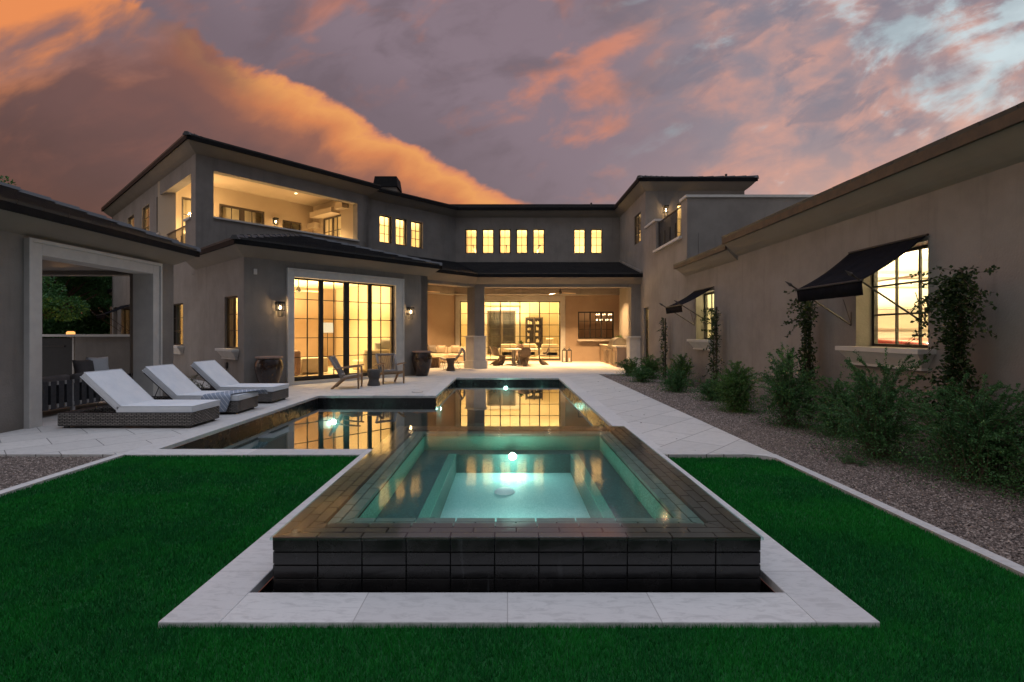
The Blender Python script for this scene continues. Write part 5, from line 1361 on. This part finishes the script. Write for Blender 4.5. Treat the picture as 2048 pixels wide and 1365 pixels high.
# ceiling fan
def fan(x, y, z, ztop, r, label, rot=10, n_=3):
    t_ = thing('ceiling_fan', label, 'ceiling fan', (x, y, ztop), group=None)
    MB().tube([(x, y, z+.05), (x, y, ztop)], .015, 8).build('rod', 'dark_metal', t_); MB().lathe([(0, -.06), (.05, -.06), (.085, 0), (.07, .08), (.03, .14), (0, .14)], (x, y, z), 20).build('motor', 'dark_metal', t_, smooth=True)
    for k in range(n_):
        a = R(rot+360/n_*k); d = Vector((math.cos(a), math.sin(a), 0)); s_ = Vector((-d.y, d.x, 0)); c = Vector((x, y, z))
        p = [c+d*.08-s_*.03+Vector((0, 0, .01)), c+d*r*.5-s_*.085+Vector((0, 0, .02)), c+d*r-s_*.045+Vector((0, 0, -.0)), c+d*r+s_*.045+Vector((0, 0, -.03)), c+d*r*.5+s_*.07+Vector((0, 0, -.02)), c+d*.08+s_*.03]
        m = MB(); m.v = [tuple(q) for q in p]+[tuple(q-Vector((0, 0, .014))) for q in p]; m.f = [(0, 1, 2, 3, 4, 5), (11, 10, 9, 8, 7, 6)]+[(i, (i+1) % 6, 6+(i+1) % 6, 6+i) for i in range(6)]
        m.build('fan_blade', 'wood_light', t_)
    return t_
fan(2.42, 23.4, 3.33, 3.77, .72, 'three-bladed pale wooden ceiling fan over the dining table', 6)
fan(-3.75, 22.9, 3.36, 3.77, .72, 'pale wooden ceiling fan over the sofa corner', 20)
bfx = BR.p(BR.ax(597, -2.4), -2.4, 0); fan(bfx[0], bfx[1], 2.92, 3.34, .75, 'dark-hubbed ceiling fan inside the bedroom', 15)
# lanterns on the floor
for i, (px, lab) in enumerate(((1128.7, 'left black floor lantern beside the patio doors'), (1138.5, 'right black floor lantern beside the patio doors'))):
    x, y = G(px, 724.6); 
    y = 26.0; x = (px-CX)*y/F
    t_ = thing('floor_lantern', lab, 'lantern', (x, y, 0), group='black floor lanterns')
    m = MB(); s_ = .115
    for a in (-s_, s_-.02):
        for b in (-s_, s_-.02): m.box(x+a, x+a+.02, y+b, y+b+.02, 0, .60)
    m.box(x-s_, x+s_, y-s_, y+s_, 0, .03).box(x-s_, x+s_, y-s_, y+s_, .58, .61); m.build('frame', 'dark_metal', t_)
    m = MB(); m.hexa([(x-s_, y-s_, .61), (x+s_, y-s_, .61), (x+s_, y+s_, .61), (x-s_, y+s_, .61), (x-.02, y-.02, .72), (x+.02, y-.02, .72), (x+.02, y+.02, .72), (x-.02, y+.02, .72)])
    m.tube([(x-.04, y, .72), (x-.03, y, .77), (x, y, .79), (x+.03, y, .77), (x+.04, y, .72)], .006, 5); m.build('top_and_ring', 'dark_metal', t_)
    MB().lathe([(0, .03), (.04, .03), (.04, .22), (0, .22)], (x, y, 0), 12).build('candle', 'cushion', t_)
# grill island
gi = thing('grill_island', 'stucco outdoor kitchen counter with stone top at the right of the patio', 'outdoor kitchen', (4.9, 23.6, 0))
MB().box(4.75, 5.30, 22.15, 23.0, 0, .86).build('cabinet', 'patio_stucco', gi); MB().box(4.70, 5.60, 22.10, 23.05, .86, .92).build('countertop', 'stone_counter', gi, bevel=.008)
MB().box(4.85, 5.88, 23.0, 26.7, 0, .86).build('cabinet', 'patio_stucco', gi); MB().box(4.78, 5.88, 24.1, 26.7, .86, .92).build('countertop', 'stone_counter', gi, bevel=.008)
for y_ in (22.35, 23.15, 24.5): MB().box(4.72, 4.76 if y_ < 23 else 4.86, y_, y_+.6, .12, .66).build('access_door', 'steel', gi)
gr = thing('gas_grill', 'stainless domed gas grill set in the patio counter', 'grill', (5.1, 23.55, .86))
MB().box(4.72, 5.55, 23.08, 24.08, .66, .92).build('control_panel', 'steel', gr, bevel=.01)
m = MB(); k = 14
for yy in (23.1, 24.06):
    for i in range(k+1): a = math.pi*i/k; m.v.append((5.12-.36*math.cos(a), yy, .92+.36*math.sin(a)))
for i in range(k): m.f.append((i, i+1, k+1+i+1, k+1+i))
m.f += [tuple(range(k+1)), tuple(range(2*k+1, k, -1))]; m.build('hood', 'steel', gr)
MB().tube([(4.74, 23.2, 1.12), (4.70, 23.2, 1.14), (4.70, 23.95, 1.14), (4.74, 23.95, 1.12)], .014, 8).build('handle', 'steel', gr)
for k in range(4): 
    m = MB(); m.tube([(4.72, 23.25+k*.2, .80), (4.68, 23.25+k*.2, .80)], .025, 10); m.build('knob', 'dark_metal', gr)
hp = thing('potted_plant', 'small spiky green plant behind the gas grill', 'plant', (5.35, 24.4, .92))
MB().lathe([(0, 0), (.07, 0), (.09, .14), (.08, .14), (0, .12)], (5.35, 24.4, .92), 16).build('pot', 'terracotta', hp)
k = 60; d = unit(rng.normal(0, .5, (k, 3))+[0, 0, 1.2]); c = np.tile(np.array([5.35, 24.4, 1.05]), (k, 1))
np_mesh('foliage', leaf_quads(c, d, rng.uniform(.2, .42, k), .035), 4, 'leaf_shrub', hp)

# ================================================================== INTERIORS
bk_ = thing('bookcase', 'dark open bookcase with books inside the great room', 'bookcase', (1.9, 33.2, .06))
Yk = 33.3; bx0, bx1 = (1051-CX)*Yk/F, (1086-CX)*Yk/F; bz1 = 1.5+31*Yk/F
m = MB(); m.box(bx0, bx0+.06, Yk, Yk+.4, .06, bz1).box(bx1-.06, bx1, Yk, Yk+.4, .06, bz1).box((bx0+bx1)/2-.03, (bx0+bx1)/2+.03, Yk, Yk+.4, .06, bz1).box(bx0, bx1, Yk+.4, Yk+.42, .06, bz1)
nsh = 7
for k in range(nsh): z = .06+(bz1-.1-.06)*k/(nsh-1); m.box(bx0+.06, bx1-.06, Yk+.01, Yk+.4, z, z+.04)
m.build('case', 'bronze', bk_)
bkm = MB()
for k in range(nsh-1):
    z = .10+(bz1-.1-.06)*k/(nsh-1)
    for cx_ in (bx0+.1, (bx0+bx1)/2+.08):
        xx = cx_+random.uniform(0, .08)
        for q in range(random.randint(2, 4)):
            ww = random.uniform(.03, .09); bkm.box(xx, xx+ww, Yk+.08, Yk+.28, z, z+random.uniform(.12, .26)); xx += ww+.01
tag(bkm.build('books', 'room_cushion', bk_))
def club(x, y, w_, d_, label, seat=.42, back=.82, mat='room_cushion', rot=0, z0=.06):
    t_ = thing('armchair', label, 'armchair', (x, y, z0), group='cream armchairs in the great room')
    MB().box(x-w_/2, x+w_/2, y-d_/2, y+d_/2, z0+.08, z0+seat).build('seat', mat, t_, bevel=.06, smooth=True)
    MB().box(x-w_/2, x+w_/2, y-d_/2, y-d_/2+.22, z0+.1, z0+back).build('backrest', mat, t_, bevel=.09, smooth=True)
    for s_ in (-1, 1): MB().box(x+s_*w_/2-.1, x+s_*w_/2+.1, y-d_/2+.05, y+d_/2, z0+.1, z0+seat+.16).build('arm', mat, t_, bevel=.07, smooth=True)
    return t_
club(0.05, 28.6, .9, .8, 'left cream armchair inside the great room, back to the glass'); club(2.35, 28.5, .95, .8, 'right cream armchair inside the great room, back to the glass'); club(1.2, 29.0, .85, .8, 'cream armchair inside the great room behind the dining table')
pillow('throw_pillow', 'white pointed pillow on the right cream armchair in the great room', (2.35, 28.42, .98), .45, R(10), 'room_cushion', 0)
# kitchen chandelier
chn = thing('chandelier', 'cluster chandelier with glowing bulbs seen through the patio window', 'chandelier', (5.25, 28.3, 2.6))
m = MB(); m.tube([(5.35, 28.3, 2.95), (5.35, 28.3, 3.4)], .012, 6)
bb = MB()
for r_ in range(2):
    for k in range(8):
        a = 2*math.pi*k/8+r_*.4; cx_, cy_ = 5.35+.42*math.cos(a), 28.3+.28*math.sin(a); z = 2.52-r_*.30
        m.tube([(cx_, cy_, z+.03), (cx_, cy_, 2.95), (5.35, 28.3, 2.97)], .006, 4); bb.lathe([(0, -.06), (.02, -.03), (.022, .02), (0, .05)], (cx_, cy_, z), 8)
m.build('frame', 'dark_metal', chn); bb.build('bulbs', 'bulb_soft', chn, smooth=True)
ctr = MB(); ctr.box(3.6, 5.6, 29.6, 30.6, .06, 1.0); tag(ctr.build('kitchen_counter', 'stone_counter'), 'pale kitchen counter seen through the patio window', 'counter')
# bedroom furniture
bd = thing('bed_bench', 'tan upholstered bench with a brown throw inside the bedroom', 'bench', BR.p(1.0, -1.4, .11))
A_ = lambda px, b: BR.ax(px, b)
MB().fbox(BR, A_(604, -1.9), A_(657, -1.9), -2.5, -1.9, .15, .66).build('bench_body', 'cream_cushion', bd, bevel=.05, smooth=True)
MB().fbox(BR, A_(590, -1.5), A_(604, -1.5), -2.3, -1.5, .13, .95).build('draped_throw', 'terracotta', bd, bevel=.10, smooth=True)
bs_ = thing('bedroom_sofa', 'cream sofa seen from behind inside the bedroom', 'sofa', BR.p(A_(755, -1.2), -1.2, .11))
MB().fbox(BR, A_(731, -1.2), A_(786, -1.2), -1.45, -1.2, .16, .90).build('backrest', 'room_cushion', bs_, bevel=.11, smooth=True); MB().fbox(BR, A_(735, -1.2), A_(785, -1.2), -2.2, -1.45, .16, .52).build('seat', 'room_cushion', bs_, bevel=.06, smooth=True)
for k, (px_, lab) in enumerate(((757, 'small white pillow on the bedroom sofa'), (772, 'tall white pillow on the bedroom sofa'))):
    q = BR.p(A_(px_, -1.5), -1.5, .98+.06*k); pillow('throw_pillow', lab, q, .34+.12*k, R(40), 'cushion', 10)
f0_, f1_ = A_(741, -5.68), A_(782, -5.68); fz1, fz0 = BR.z(f0_, 688, -5.68), BR.z(f0_, 708, -5.68)
MB().fbox(BR, f0_, f1_, -5.71, -5.67, fz0, fz1).build('fireplace_opening', 'bronze', HOUSE)
MB().fbox(BR, f0_+.05, f1_-.05, -5.675, -5.65, fz0+.05, fz1-.05).build('fireplace_inset', 'patio_stucco', HOUSE)
m = MB()
for px_ in (678, 702): a_ = A_(px_, -6.15); m.fbox(BR, a_, a_+.10, -6.19, -6.10, .11, 2.7)
m.fbox(BR, A_(678, -6.15), A_(702, -6.15)+.1, -6.19, -6.10, 2.7, 2.8); m.build('door_casing', 'patio_stucco', HOUSE)
# headboard wall panel and a glowing drum lamp put in for a bright reflected panel
fl_ = thing('added_drum_lamp', 'glowing drum lamp added inside the bedroom in place of a bright panel', 'floor lamp', BR.p(A_(655, -4.5), -4.5, .11))
c_ = BR.p(A_(655, -4.5), -4.5, .11); MB().tube([c_, (c_[0], c_[1], 1.6)], .015, 8).build('pole', 'bronze', fl_); MB().lathe([(.20, 1.50), (.24, 1.5), (.20, 1.9), (.18, 1.9)], (c_[0], c_[1], 0), 24).build('lamp_shade', 'shade_glow', fl_, smooth=True)
# red car roof in the garage
car = thing('parked_car', 'red car roof and window just above the garage window sill', 'car', (7.9, 9.4, 0))
m = MB()
prof = [(-2.1, .35), (-2.1, .78), (-1.2, .92), (-.55, 1.34), (.7, 1.40), (1.45, 1.02), (2.05, .92), (2.1, .35)]
for sx_ in (-.85, .85):
    for a, z in prof: m.v.append((7.9+sx_*(1 if z < 1. else .78), 9.4+a, z))
k = len(prof); m.f = [tuple(range(k)), tuple(range(2*k-1, k-1, -1))]+[(i, (i+1) % k, k+(i+1) % k, k+i) for i in range(k)]
m.build('body', 'car_paint', car, bevel=.06, smooth=True)
for sx_ in (-.88, .88):
    for yy in (8.1, 10.7):
        wv = MB(); wv.tube([(7.9+sx_-.1, yy, .33), (7.9+sx_+.1, yy, .33)], .33, 20); wv.build('wheel', 'black', car)

# ================================================================== PLANTS
def stems_plant(name, label, cat, base, nst, h, spread, leaf, lw, per, mat, seed, group=None, up=.55, arch=.35, stem_r=.004, ang=None, dense=1.0, basefill=0):
    global rng
    g = np.random.default_rng(seed); t_ = thing(name, label, cat, base, group=group)
    C, Dn = [], []; sm = MB(); bx, by, bz = base
    for i in range(nst):
        a = g.uniform(0, 2*np.pi) if ang is None else g.normal(ang, 1.2); out_ = spread*g.uniform(.15, 1.)**.8; hh_ = h*g.uniform(.45, 1.)*(1-.35*(out_/spread)**2)
        dirx, diry = math.cos(a), math.sin(a); pts = []
        x0_, y0_ = bx+g.normal(0, spread*.10), by+g.normal(0, spread*.10)
        wob = g.normal(0, .05, 2)
        for s_ in range(9):
            t = s_/8; rr_ = out_*(t**(1+arch)); zz = hh_*(t**up) if up < 1 else hh_*t
            zz = hh_*math.sin(t*math.pi/2*(1.0 if arch < .5 else 1.15))
            pts.append((x0_+dirx*rr_+wob[0]*math.sin(t*5), y0_+diry*rr_+wob[1]*math.sin(t*4), bz+zz))
        sm.tube(pts[::2], [stem_r*1.6, stem_r*1.2, stem_r, stem_r*.8, stem_r*.4], 3)
        P_a = np.array(pts); kk = int(per*hh_/h*dense)
        tt = g.uniform(.12, 1., kk)**.85*8; i0_ = np.minimum(tt.astype(int), 7); fr_ = (tt-i0_)[:, None]
        c = P_a[i0_]*(1-fr_)+P_a[i0_+1]*fr_; ax_ = unit(P_a[i0_+1]-P_a[i0_]); d = unit(ax_*.7+g.normal(0, 1, (kk, 3))*.75)
        C.append(c+g.normal(0, .006, (kk, 3))); Dn.append(d)
        # side twigs
        for q in range(3):
            t0 = g.integers(2, 7); p0 = P_a[t0]; dd = unit((P_a[t0+1]-P_a[t0]+g.normal(0, .5, 3)*np.linalg.norm(P_a[t0+1]-P_a[t0])*1.6)[None])[0]; ln = h*g.uniform(.10, .25)
            k2 = int(per*.22*dense); s2 = g.uniform(0, 1, (k2, 1)); C.append(p0+dd*ln*s2+g.normal(0, .006, (k2, 3))); Dn.append(unit(dd*.7+g.normal(0, 1, (k2, 3))*.7))
    if basefill:
        c = np.stack([bx+g.normal(0, spread*.42, basefill), by+g.normal(0, spread*.42, basefill), bz+np.abs(g.normal(0, h*.22, basefill))], 1); C.append(c); Dn.append(unit(g.normal(0, 1, (basefill, 3))+[0, 0, .4]))
    C = np.concatenate(C); Dn = np.concatenate(Dn); C[:, 2] = np.maximum(C[:, 2], bz+.01); C[:, 0] = np.minimum(C[:, 0], 5.57)
    k = len(C); np_mesh('foliage', leaf_quads(C, Dn, leaf*g.uniform(.6, 1.2, k), lw*g.uniform(.7, 1.2, k)), 4, mat, t_)
    sm.build('stems', 'trunk', t_); return t_
def vine(label, x, y, h, seed, wid=.20, nleaf=1500, leaf=.05, post=True, sprays=7, gapz=None, group='climbing vines on stakes along the right wall'):
    g = np.random.default_rng(seed); t_ = thing('climbing_vine', label, 'vine', (x, y, -.03), group=group)
    if post: MB().box(x+.02, x+.055, y-.018, y+.018, -.05, h+.02).build('stake', 'trunk', t_)
    C, D = [], []; sm = MB()
    z = g.uniform(.05, h*.97, nleaf); prof_ = wid*np.clip(.72+.22*np.sin(z*4.3+seed)+.22*np.sin(z*9+seed*2)+.45*np.exp(-z*2.2)+g.normal(0, .22, nleaf), .12, 1.9)
    a = g.uniform(0, 2*np.pi, nleaf); r_ = prof_*g.uniform(0, 1, nleaf)**.8
    C.append(np.stack([x+np.cos(a)*r_*.55, y+np.sin(a)*r_, z], 1)); D.append(unit(np.stack([np.cos(a)-.5, np.sin(a), g.normal(-.1, .6, nleaf)], 1)))
    for k in range(4):
        ph = g.uniform(0, 6); sm.tube([(x+.04*math.cos(ph+zz*3), y+.05*math.sin(ph+zz*3), zz) for zz in np.linspace(-.03, h*.95, 12)], .006, 4)
    for s_ in range(sprays):
        z0 = g.uniform(h*.25, h) if s_ > sprays*.4 else g.uniform(h*.8, h); sg = g.choice([-1, 1]); L = g.uniform(.2, .5)*wid/.2; rise = g.uniform(-.7, .55); pts = []
        for q in range(7):
            t = q/6; pts.append((x-.05-.12*t*g.uniform(.6, 1), y+sg*L*t, z0+rise*t*L-.25*t*t*L+.02*math.sin(q)))
        sm.tube(pts, .003, 3); P_a = np.array(pts); kk = int(26*L/.4); i0_ = g.integers(0, 6, kk); f_ = g.uniform(0, 1, (kk, 1))
        C.append(P_a[i0_]*(1-f_)+P_a[i0_+1]*f_+g.normal(0, .012, (kk, 3))); D.append(unit(g.normal(0, 1, (kk, 3))+[-.4, 0, 0]))
    C = np.concatenate(C); D = np.concatenate(D); C[:, 0] = np.minimum(C[:, 0], 5.55); k = len(C)
    np_mesh('foliage', leaf_quads(C, D, leaf*g.uniform(.6, 1.25, k), leaf*.75*g.uniform(.7, 1.2, k)), 4, 'leaf_vine', t_); sm.build('stems', 'trunk', t_); return t_
vine('thin vine on a stake beside the far right door', 5.38, 17.5, 1.98, 3, .17, 900, .05)
vine('leafy vine on a stake just right of the farther window', 5.33, 13.1, 2.15, 4, .22, 1200, .05, sprays=14)
vine('tall vine on a stake under the near awning end', 5.32, 9.05, 2.2, 5, .20, 2500, .05, sprays=22)
vine('largest vine, widely leafy, right of the near window', 5.25, 5.95, 2.22, 6, .25, 4300, .050, sprays=44)
GRP = 'shrubs in the gravel bed'
shr = [  # x, y, n, h, spread, leaf, lw, per, mat, label
 (4.35, 18.1, 40, .62, .55, .035, .016, 70, 'leaf_rosemary', 'low feathery shrub at the far end of the bed'),
 (4.75, 16.9, 50, .80, .60, .035, .012, 90, 'leaf_rosemary', 'green needle-leaved shrub behind the far vine'),
 (4.15, 15.8, 36, .50, .55, .035, .016, 70, 'leaf_shrub', 'low loose shrub spreading at the far edge of the gravel'),
 (5.00, 14.6, 50, .85, .50, .035, .012, 90, 'leaf_rosemary', 'rounded upright shrub between the two far vines'),
 (4.35, 13.2, 44, .55, .60, .032, .016, 80, 'leaf_shrub', 'low loose shrub below the farther window'),
 (4.65, 11.5, 46, .45, .60, .030, .015, 80, 'leaf_shrub', 'low mounded shrub beside the big rounded one'),
 (4.45, 9.9, 110, .90, .52, .032, .009, 130, 'leaf_rosemary', 'dense rounded rosemary-like shrub in mid bed'),
 (4.62, 8.35, 60, 1.22, .62, .026, .013, 170, 'leaf_shrub', 'tall open shrub with upright sprigs left of the tall vine'),
 (4.85, 7.55, 46, .80, .55, .024, .013, 170, 'leaf_shrub', 'bushy shrub at the foot of the tall vine'),
 (4.55, 6.25, 70, 1.16, .85, .021, .011, 240, 'leaf_shrub', 'wide shrub with arching sprigs under the near window'),
 (4.85, 5.25, 90, 1.02, .95, .019, .010, 260, 'leaf_shrub', 'large dark shrub at the right edge of the picture'),
 (5.0, 4.55, 50, .75, .70, .019, .010, 240, 'leaf_shrub', 'sprawling shrub cut by the right edge of the picture'),
]
for i, (x, y, ns, h, sp, lf, lw2, per, mt, lab) in enumerate(shr):
    stems_plant('garden_shrub', lab, 'shrub', (x, y, -.03), int(ns*1.25), h*1.12, sp*.88, lf*1.15, lw2*1.2, int(per*1.25), mt, 40+i, GRP, arch=.2 if mt == 'leaf_rosemary' else .45, basefill=int(ns*per*.35))
stems_plant('garden_shrub', 'small creeping plant in the gravel below the wide shrub', 'shrub', (3.98, 5.95, -.03), 16, .10, .24, .016, .009, 60, 'leaf_shrub', 77, GRP)
# pale plants by the side wall behind the loungers
for i, (px, y, h, lab) in enumerate(((383, 13.2, .62, 'pale thin shrub by the side wall between the lounger backs'), (425, 13.6, .75, 'thin pale shrub behind the farthest lounger'), (400, 12.6, .30, 'low pale plant behind the middle lounger'))):
    x = (px-CX)*y/F; stems_plant('garden_shrub', lab, 'shrub', (x, y, 0), 14, h, .35, .03, .016, 40, 'leaf_pale', 90+i, 'pale shrubs along the side wall')
# trees
def tree(label, x, y, h, cr, seed, nleaf=26000, leaf=.16, trunk_h=.35, group='trees beyond the garden wall'):
    g = np.random.default_rng(seed); t_ = thing('broadleaf_tree', label, 'tree', (x, y, -.1), group=group)
    sm = MB(); top = h*trunk_h; sm.tube([(x, y, -.1), (x+.1, y, top*.6), (x, y+.1, top)], [.26, .20, .17], 10)
    cl = []
    for k in range(26):
        v_ = unit(g.normal(0, 1, (1, 3)))[0]; v_[2] = abs(v_[2])*.9-.25; rr_ = cr*g.uniform(.45, 1.)
        c = np.array([x, y, top+(h-top)*.45])+v_*np.array([rr_, rr_, (h-top)*.55]); cl.append(c)
        mid = np.array([x, y, top])*.5+c*.5+g.normal(0, .2, 3); sm.tube([(x, y, top*.9), tuple(mid), tuple(c)], [.09, .05, .015], 5)
    sm.build('trunk', 'trunk', t_)
    cl = np.array(cl); pick = g.integers(0, len(cl), nleaf); u_ = unit(g.normal(0, 1, (nleaf, 3))); rad = cr*.34*g.uniform(.5, 1.15, len(cl))[pick][:, None]*g.uniform(.3, 1, (nleaf, 1))**.5
    C = cl[pick]+u_*rad*[1, 1, .7]; D = unit(u_+g.normal(0, .6, (nleaf, 3)))
    np_mesh('crown', leaf_quads(C, D, leaf*g.uniform(.6, 1.2, nleaf), leaf*.55), 4, 'leaf_tree', t_); return t_
tree('tall dark tree filling the view through the pavilion', -24.5, 26.5, 6.6, 4.2, 1, 52000, .17)
tree('second dark tree beside the tall one behind the gate', -29.5, 31, 6.8, 4.2, 2, 40000, .2)
tree('dark tree behind the far end of the house', -28, 36, 6.6, 4, 5, 30000, .2)
tree('tree whose crown top shows above the pavilion roof', -27.2, 25.2, 10.2, 3.0, 9, 14000, .14, .5)
tree('shorter dark tree left of the pavilion opening', -21, 20.5, 4.6, 2.6, 11, 26000, .14, .3)
# distant lit neighbour lamp beyond the trees
gl_ = thing('garden_lamp', 'small glowing lamp among the trees beyond the gate', 'lamp', (-17.8, 20.8, 0))
MB().tube([(-17.8, 20.8, -.1), (-17.8, 20.8, 1.45)], .04, 8).build('post', 'dark_metal', gl_)
MB().box(-17.95, -17.68, 20.7, 20.9, 1.38, 1.56).build('lamp_glass', 'screen', gl_, bevel=.06); lamp((-17.8, 20.4, 1.7), 25, (1, .5, .2), .1, 'garden_lamp_source')
# low hedge line far away so that the horizon is not bare

hg = thing('hedge', 'dark hedge closing the view beyond the gate', 'hedge', (-30, 40, 0))
k = 60000; C = np.stack([rng.uniform(-60, -14, k), 36+rng.normal(0, .5, k), np.abs(rng.uniform(0, 1, k))**.7*(3.1+.5*np.sin(rng.uniform(0, 60, k)))], 1); D = unit(rng.normal(0, 1, (k, 3))+[0, -.3, .2])
np_mesh('foliage', leaf_quads(C, D, rng.uniform(.15, .32, k), .14), 4, 'leaf_tree', hg); MB().box(-60, -14, 36.0, 36.4, -.1, 2.7).build('inner_mass', 'leaf_tree', hg)

# small things on the deck and walls
x, y = G(835, 784.5); sk = thing('skimmer_lid', 'round pale skimmer lid set in the deck by the pool step', 'skimmer lid', (x, y, .004))
MB().lathe([(0, .006), (.125, .006), (.13, 0)], (x, y, .002), 32).build('lid', 'coping', sk); MB().lathe([(.132, .0), (.134, .005), (.142, .005), (.144, .0)], (x, y, .002), 32).build('ring', 'dark_metal', sk)
hb = thing('hose_bib', 'grey conduit box and hose pipe on the side wall behind the loungers', 'hose tap', SV.p(SV.ax(455), 0, .0))
ha = SV.ax(455); MB().fbox(SV, ha-.05, ha+.05, 0, .06, .50, .66).build('box', 'concrete', hb); MB().tube([SV.p(ha-.03, .03, .50), SV.p(ha-.03, .04, .25), SV.p(ha-.10, .06, 0)], .012, 6).build('pipe', 'dark_metal', hb)
# dry leaves blown on the paving and gravel
k = 90; px_ = np.where(rng.uniform(0, 1, k) < .5, rng.uniform(2.0, 3.4, k), rng.uniform(3.3, 4.6, k)); py_ = rng.uniform(3.5, 16, k)
C = np.stack([px_, py_, np.full(k, .010)], 1); ok = ~((px_ < 3.3) & (py_ < 6.3)); C = C[ok]; k = len(C)
D = unit(np.stack([rng.normal(0, 1, k), rng.normal(0, 1, k), rng.uniform(0, .25, k)], 1))
tag(np_mesh('fallen_leaves', leaf_quads(C, D, rng.uniform(.015, .035, k), .014), 4, 'trunk'), 'small dry leaves scattered on the right paving', 'leaves', kind='stuff')
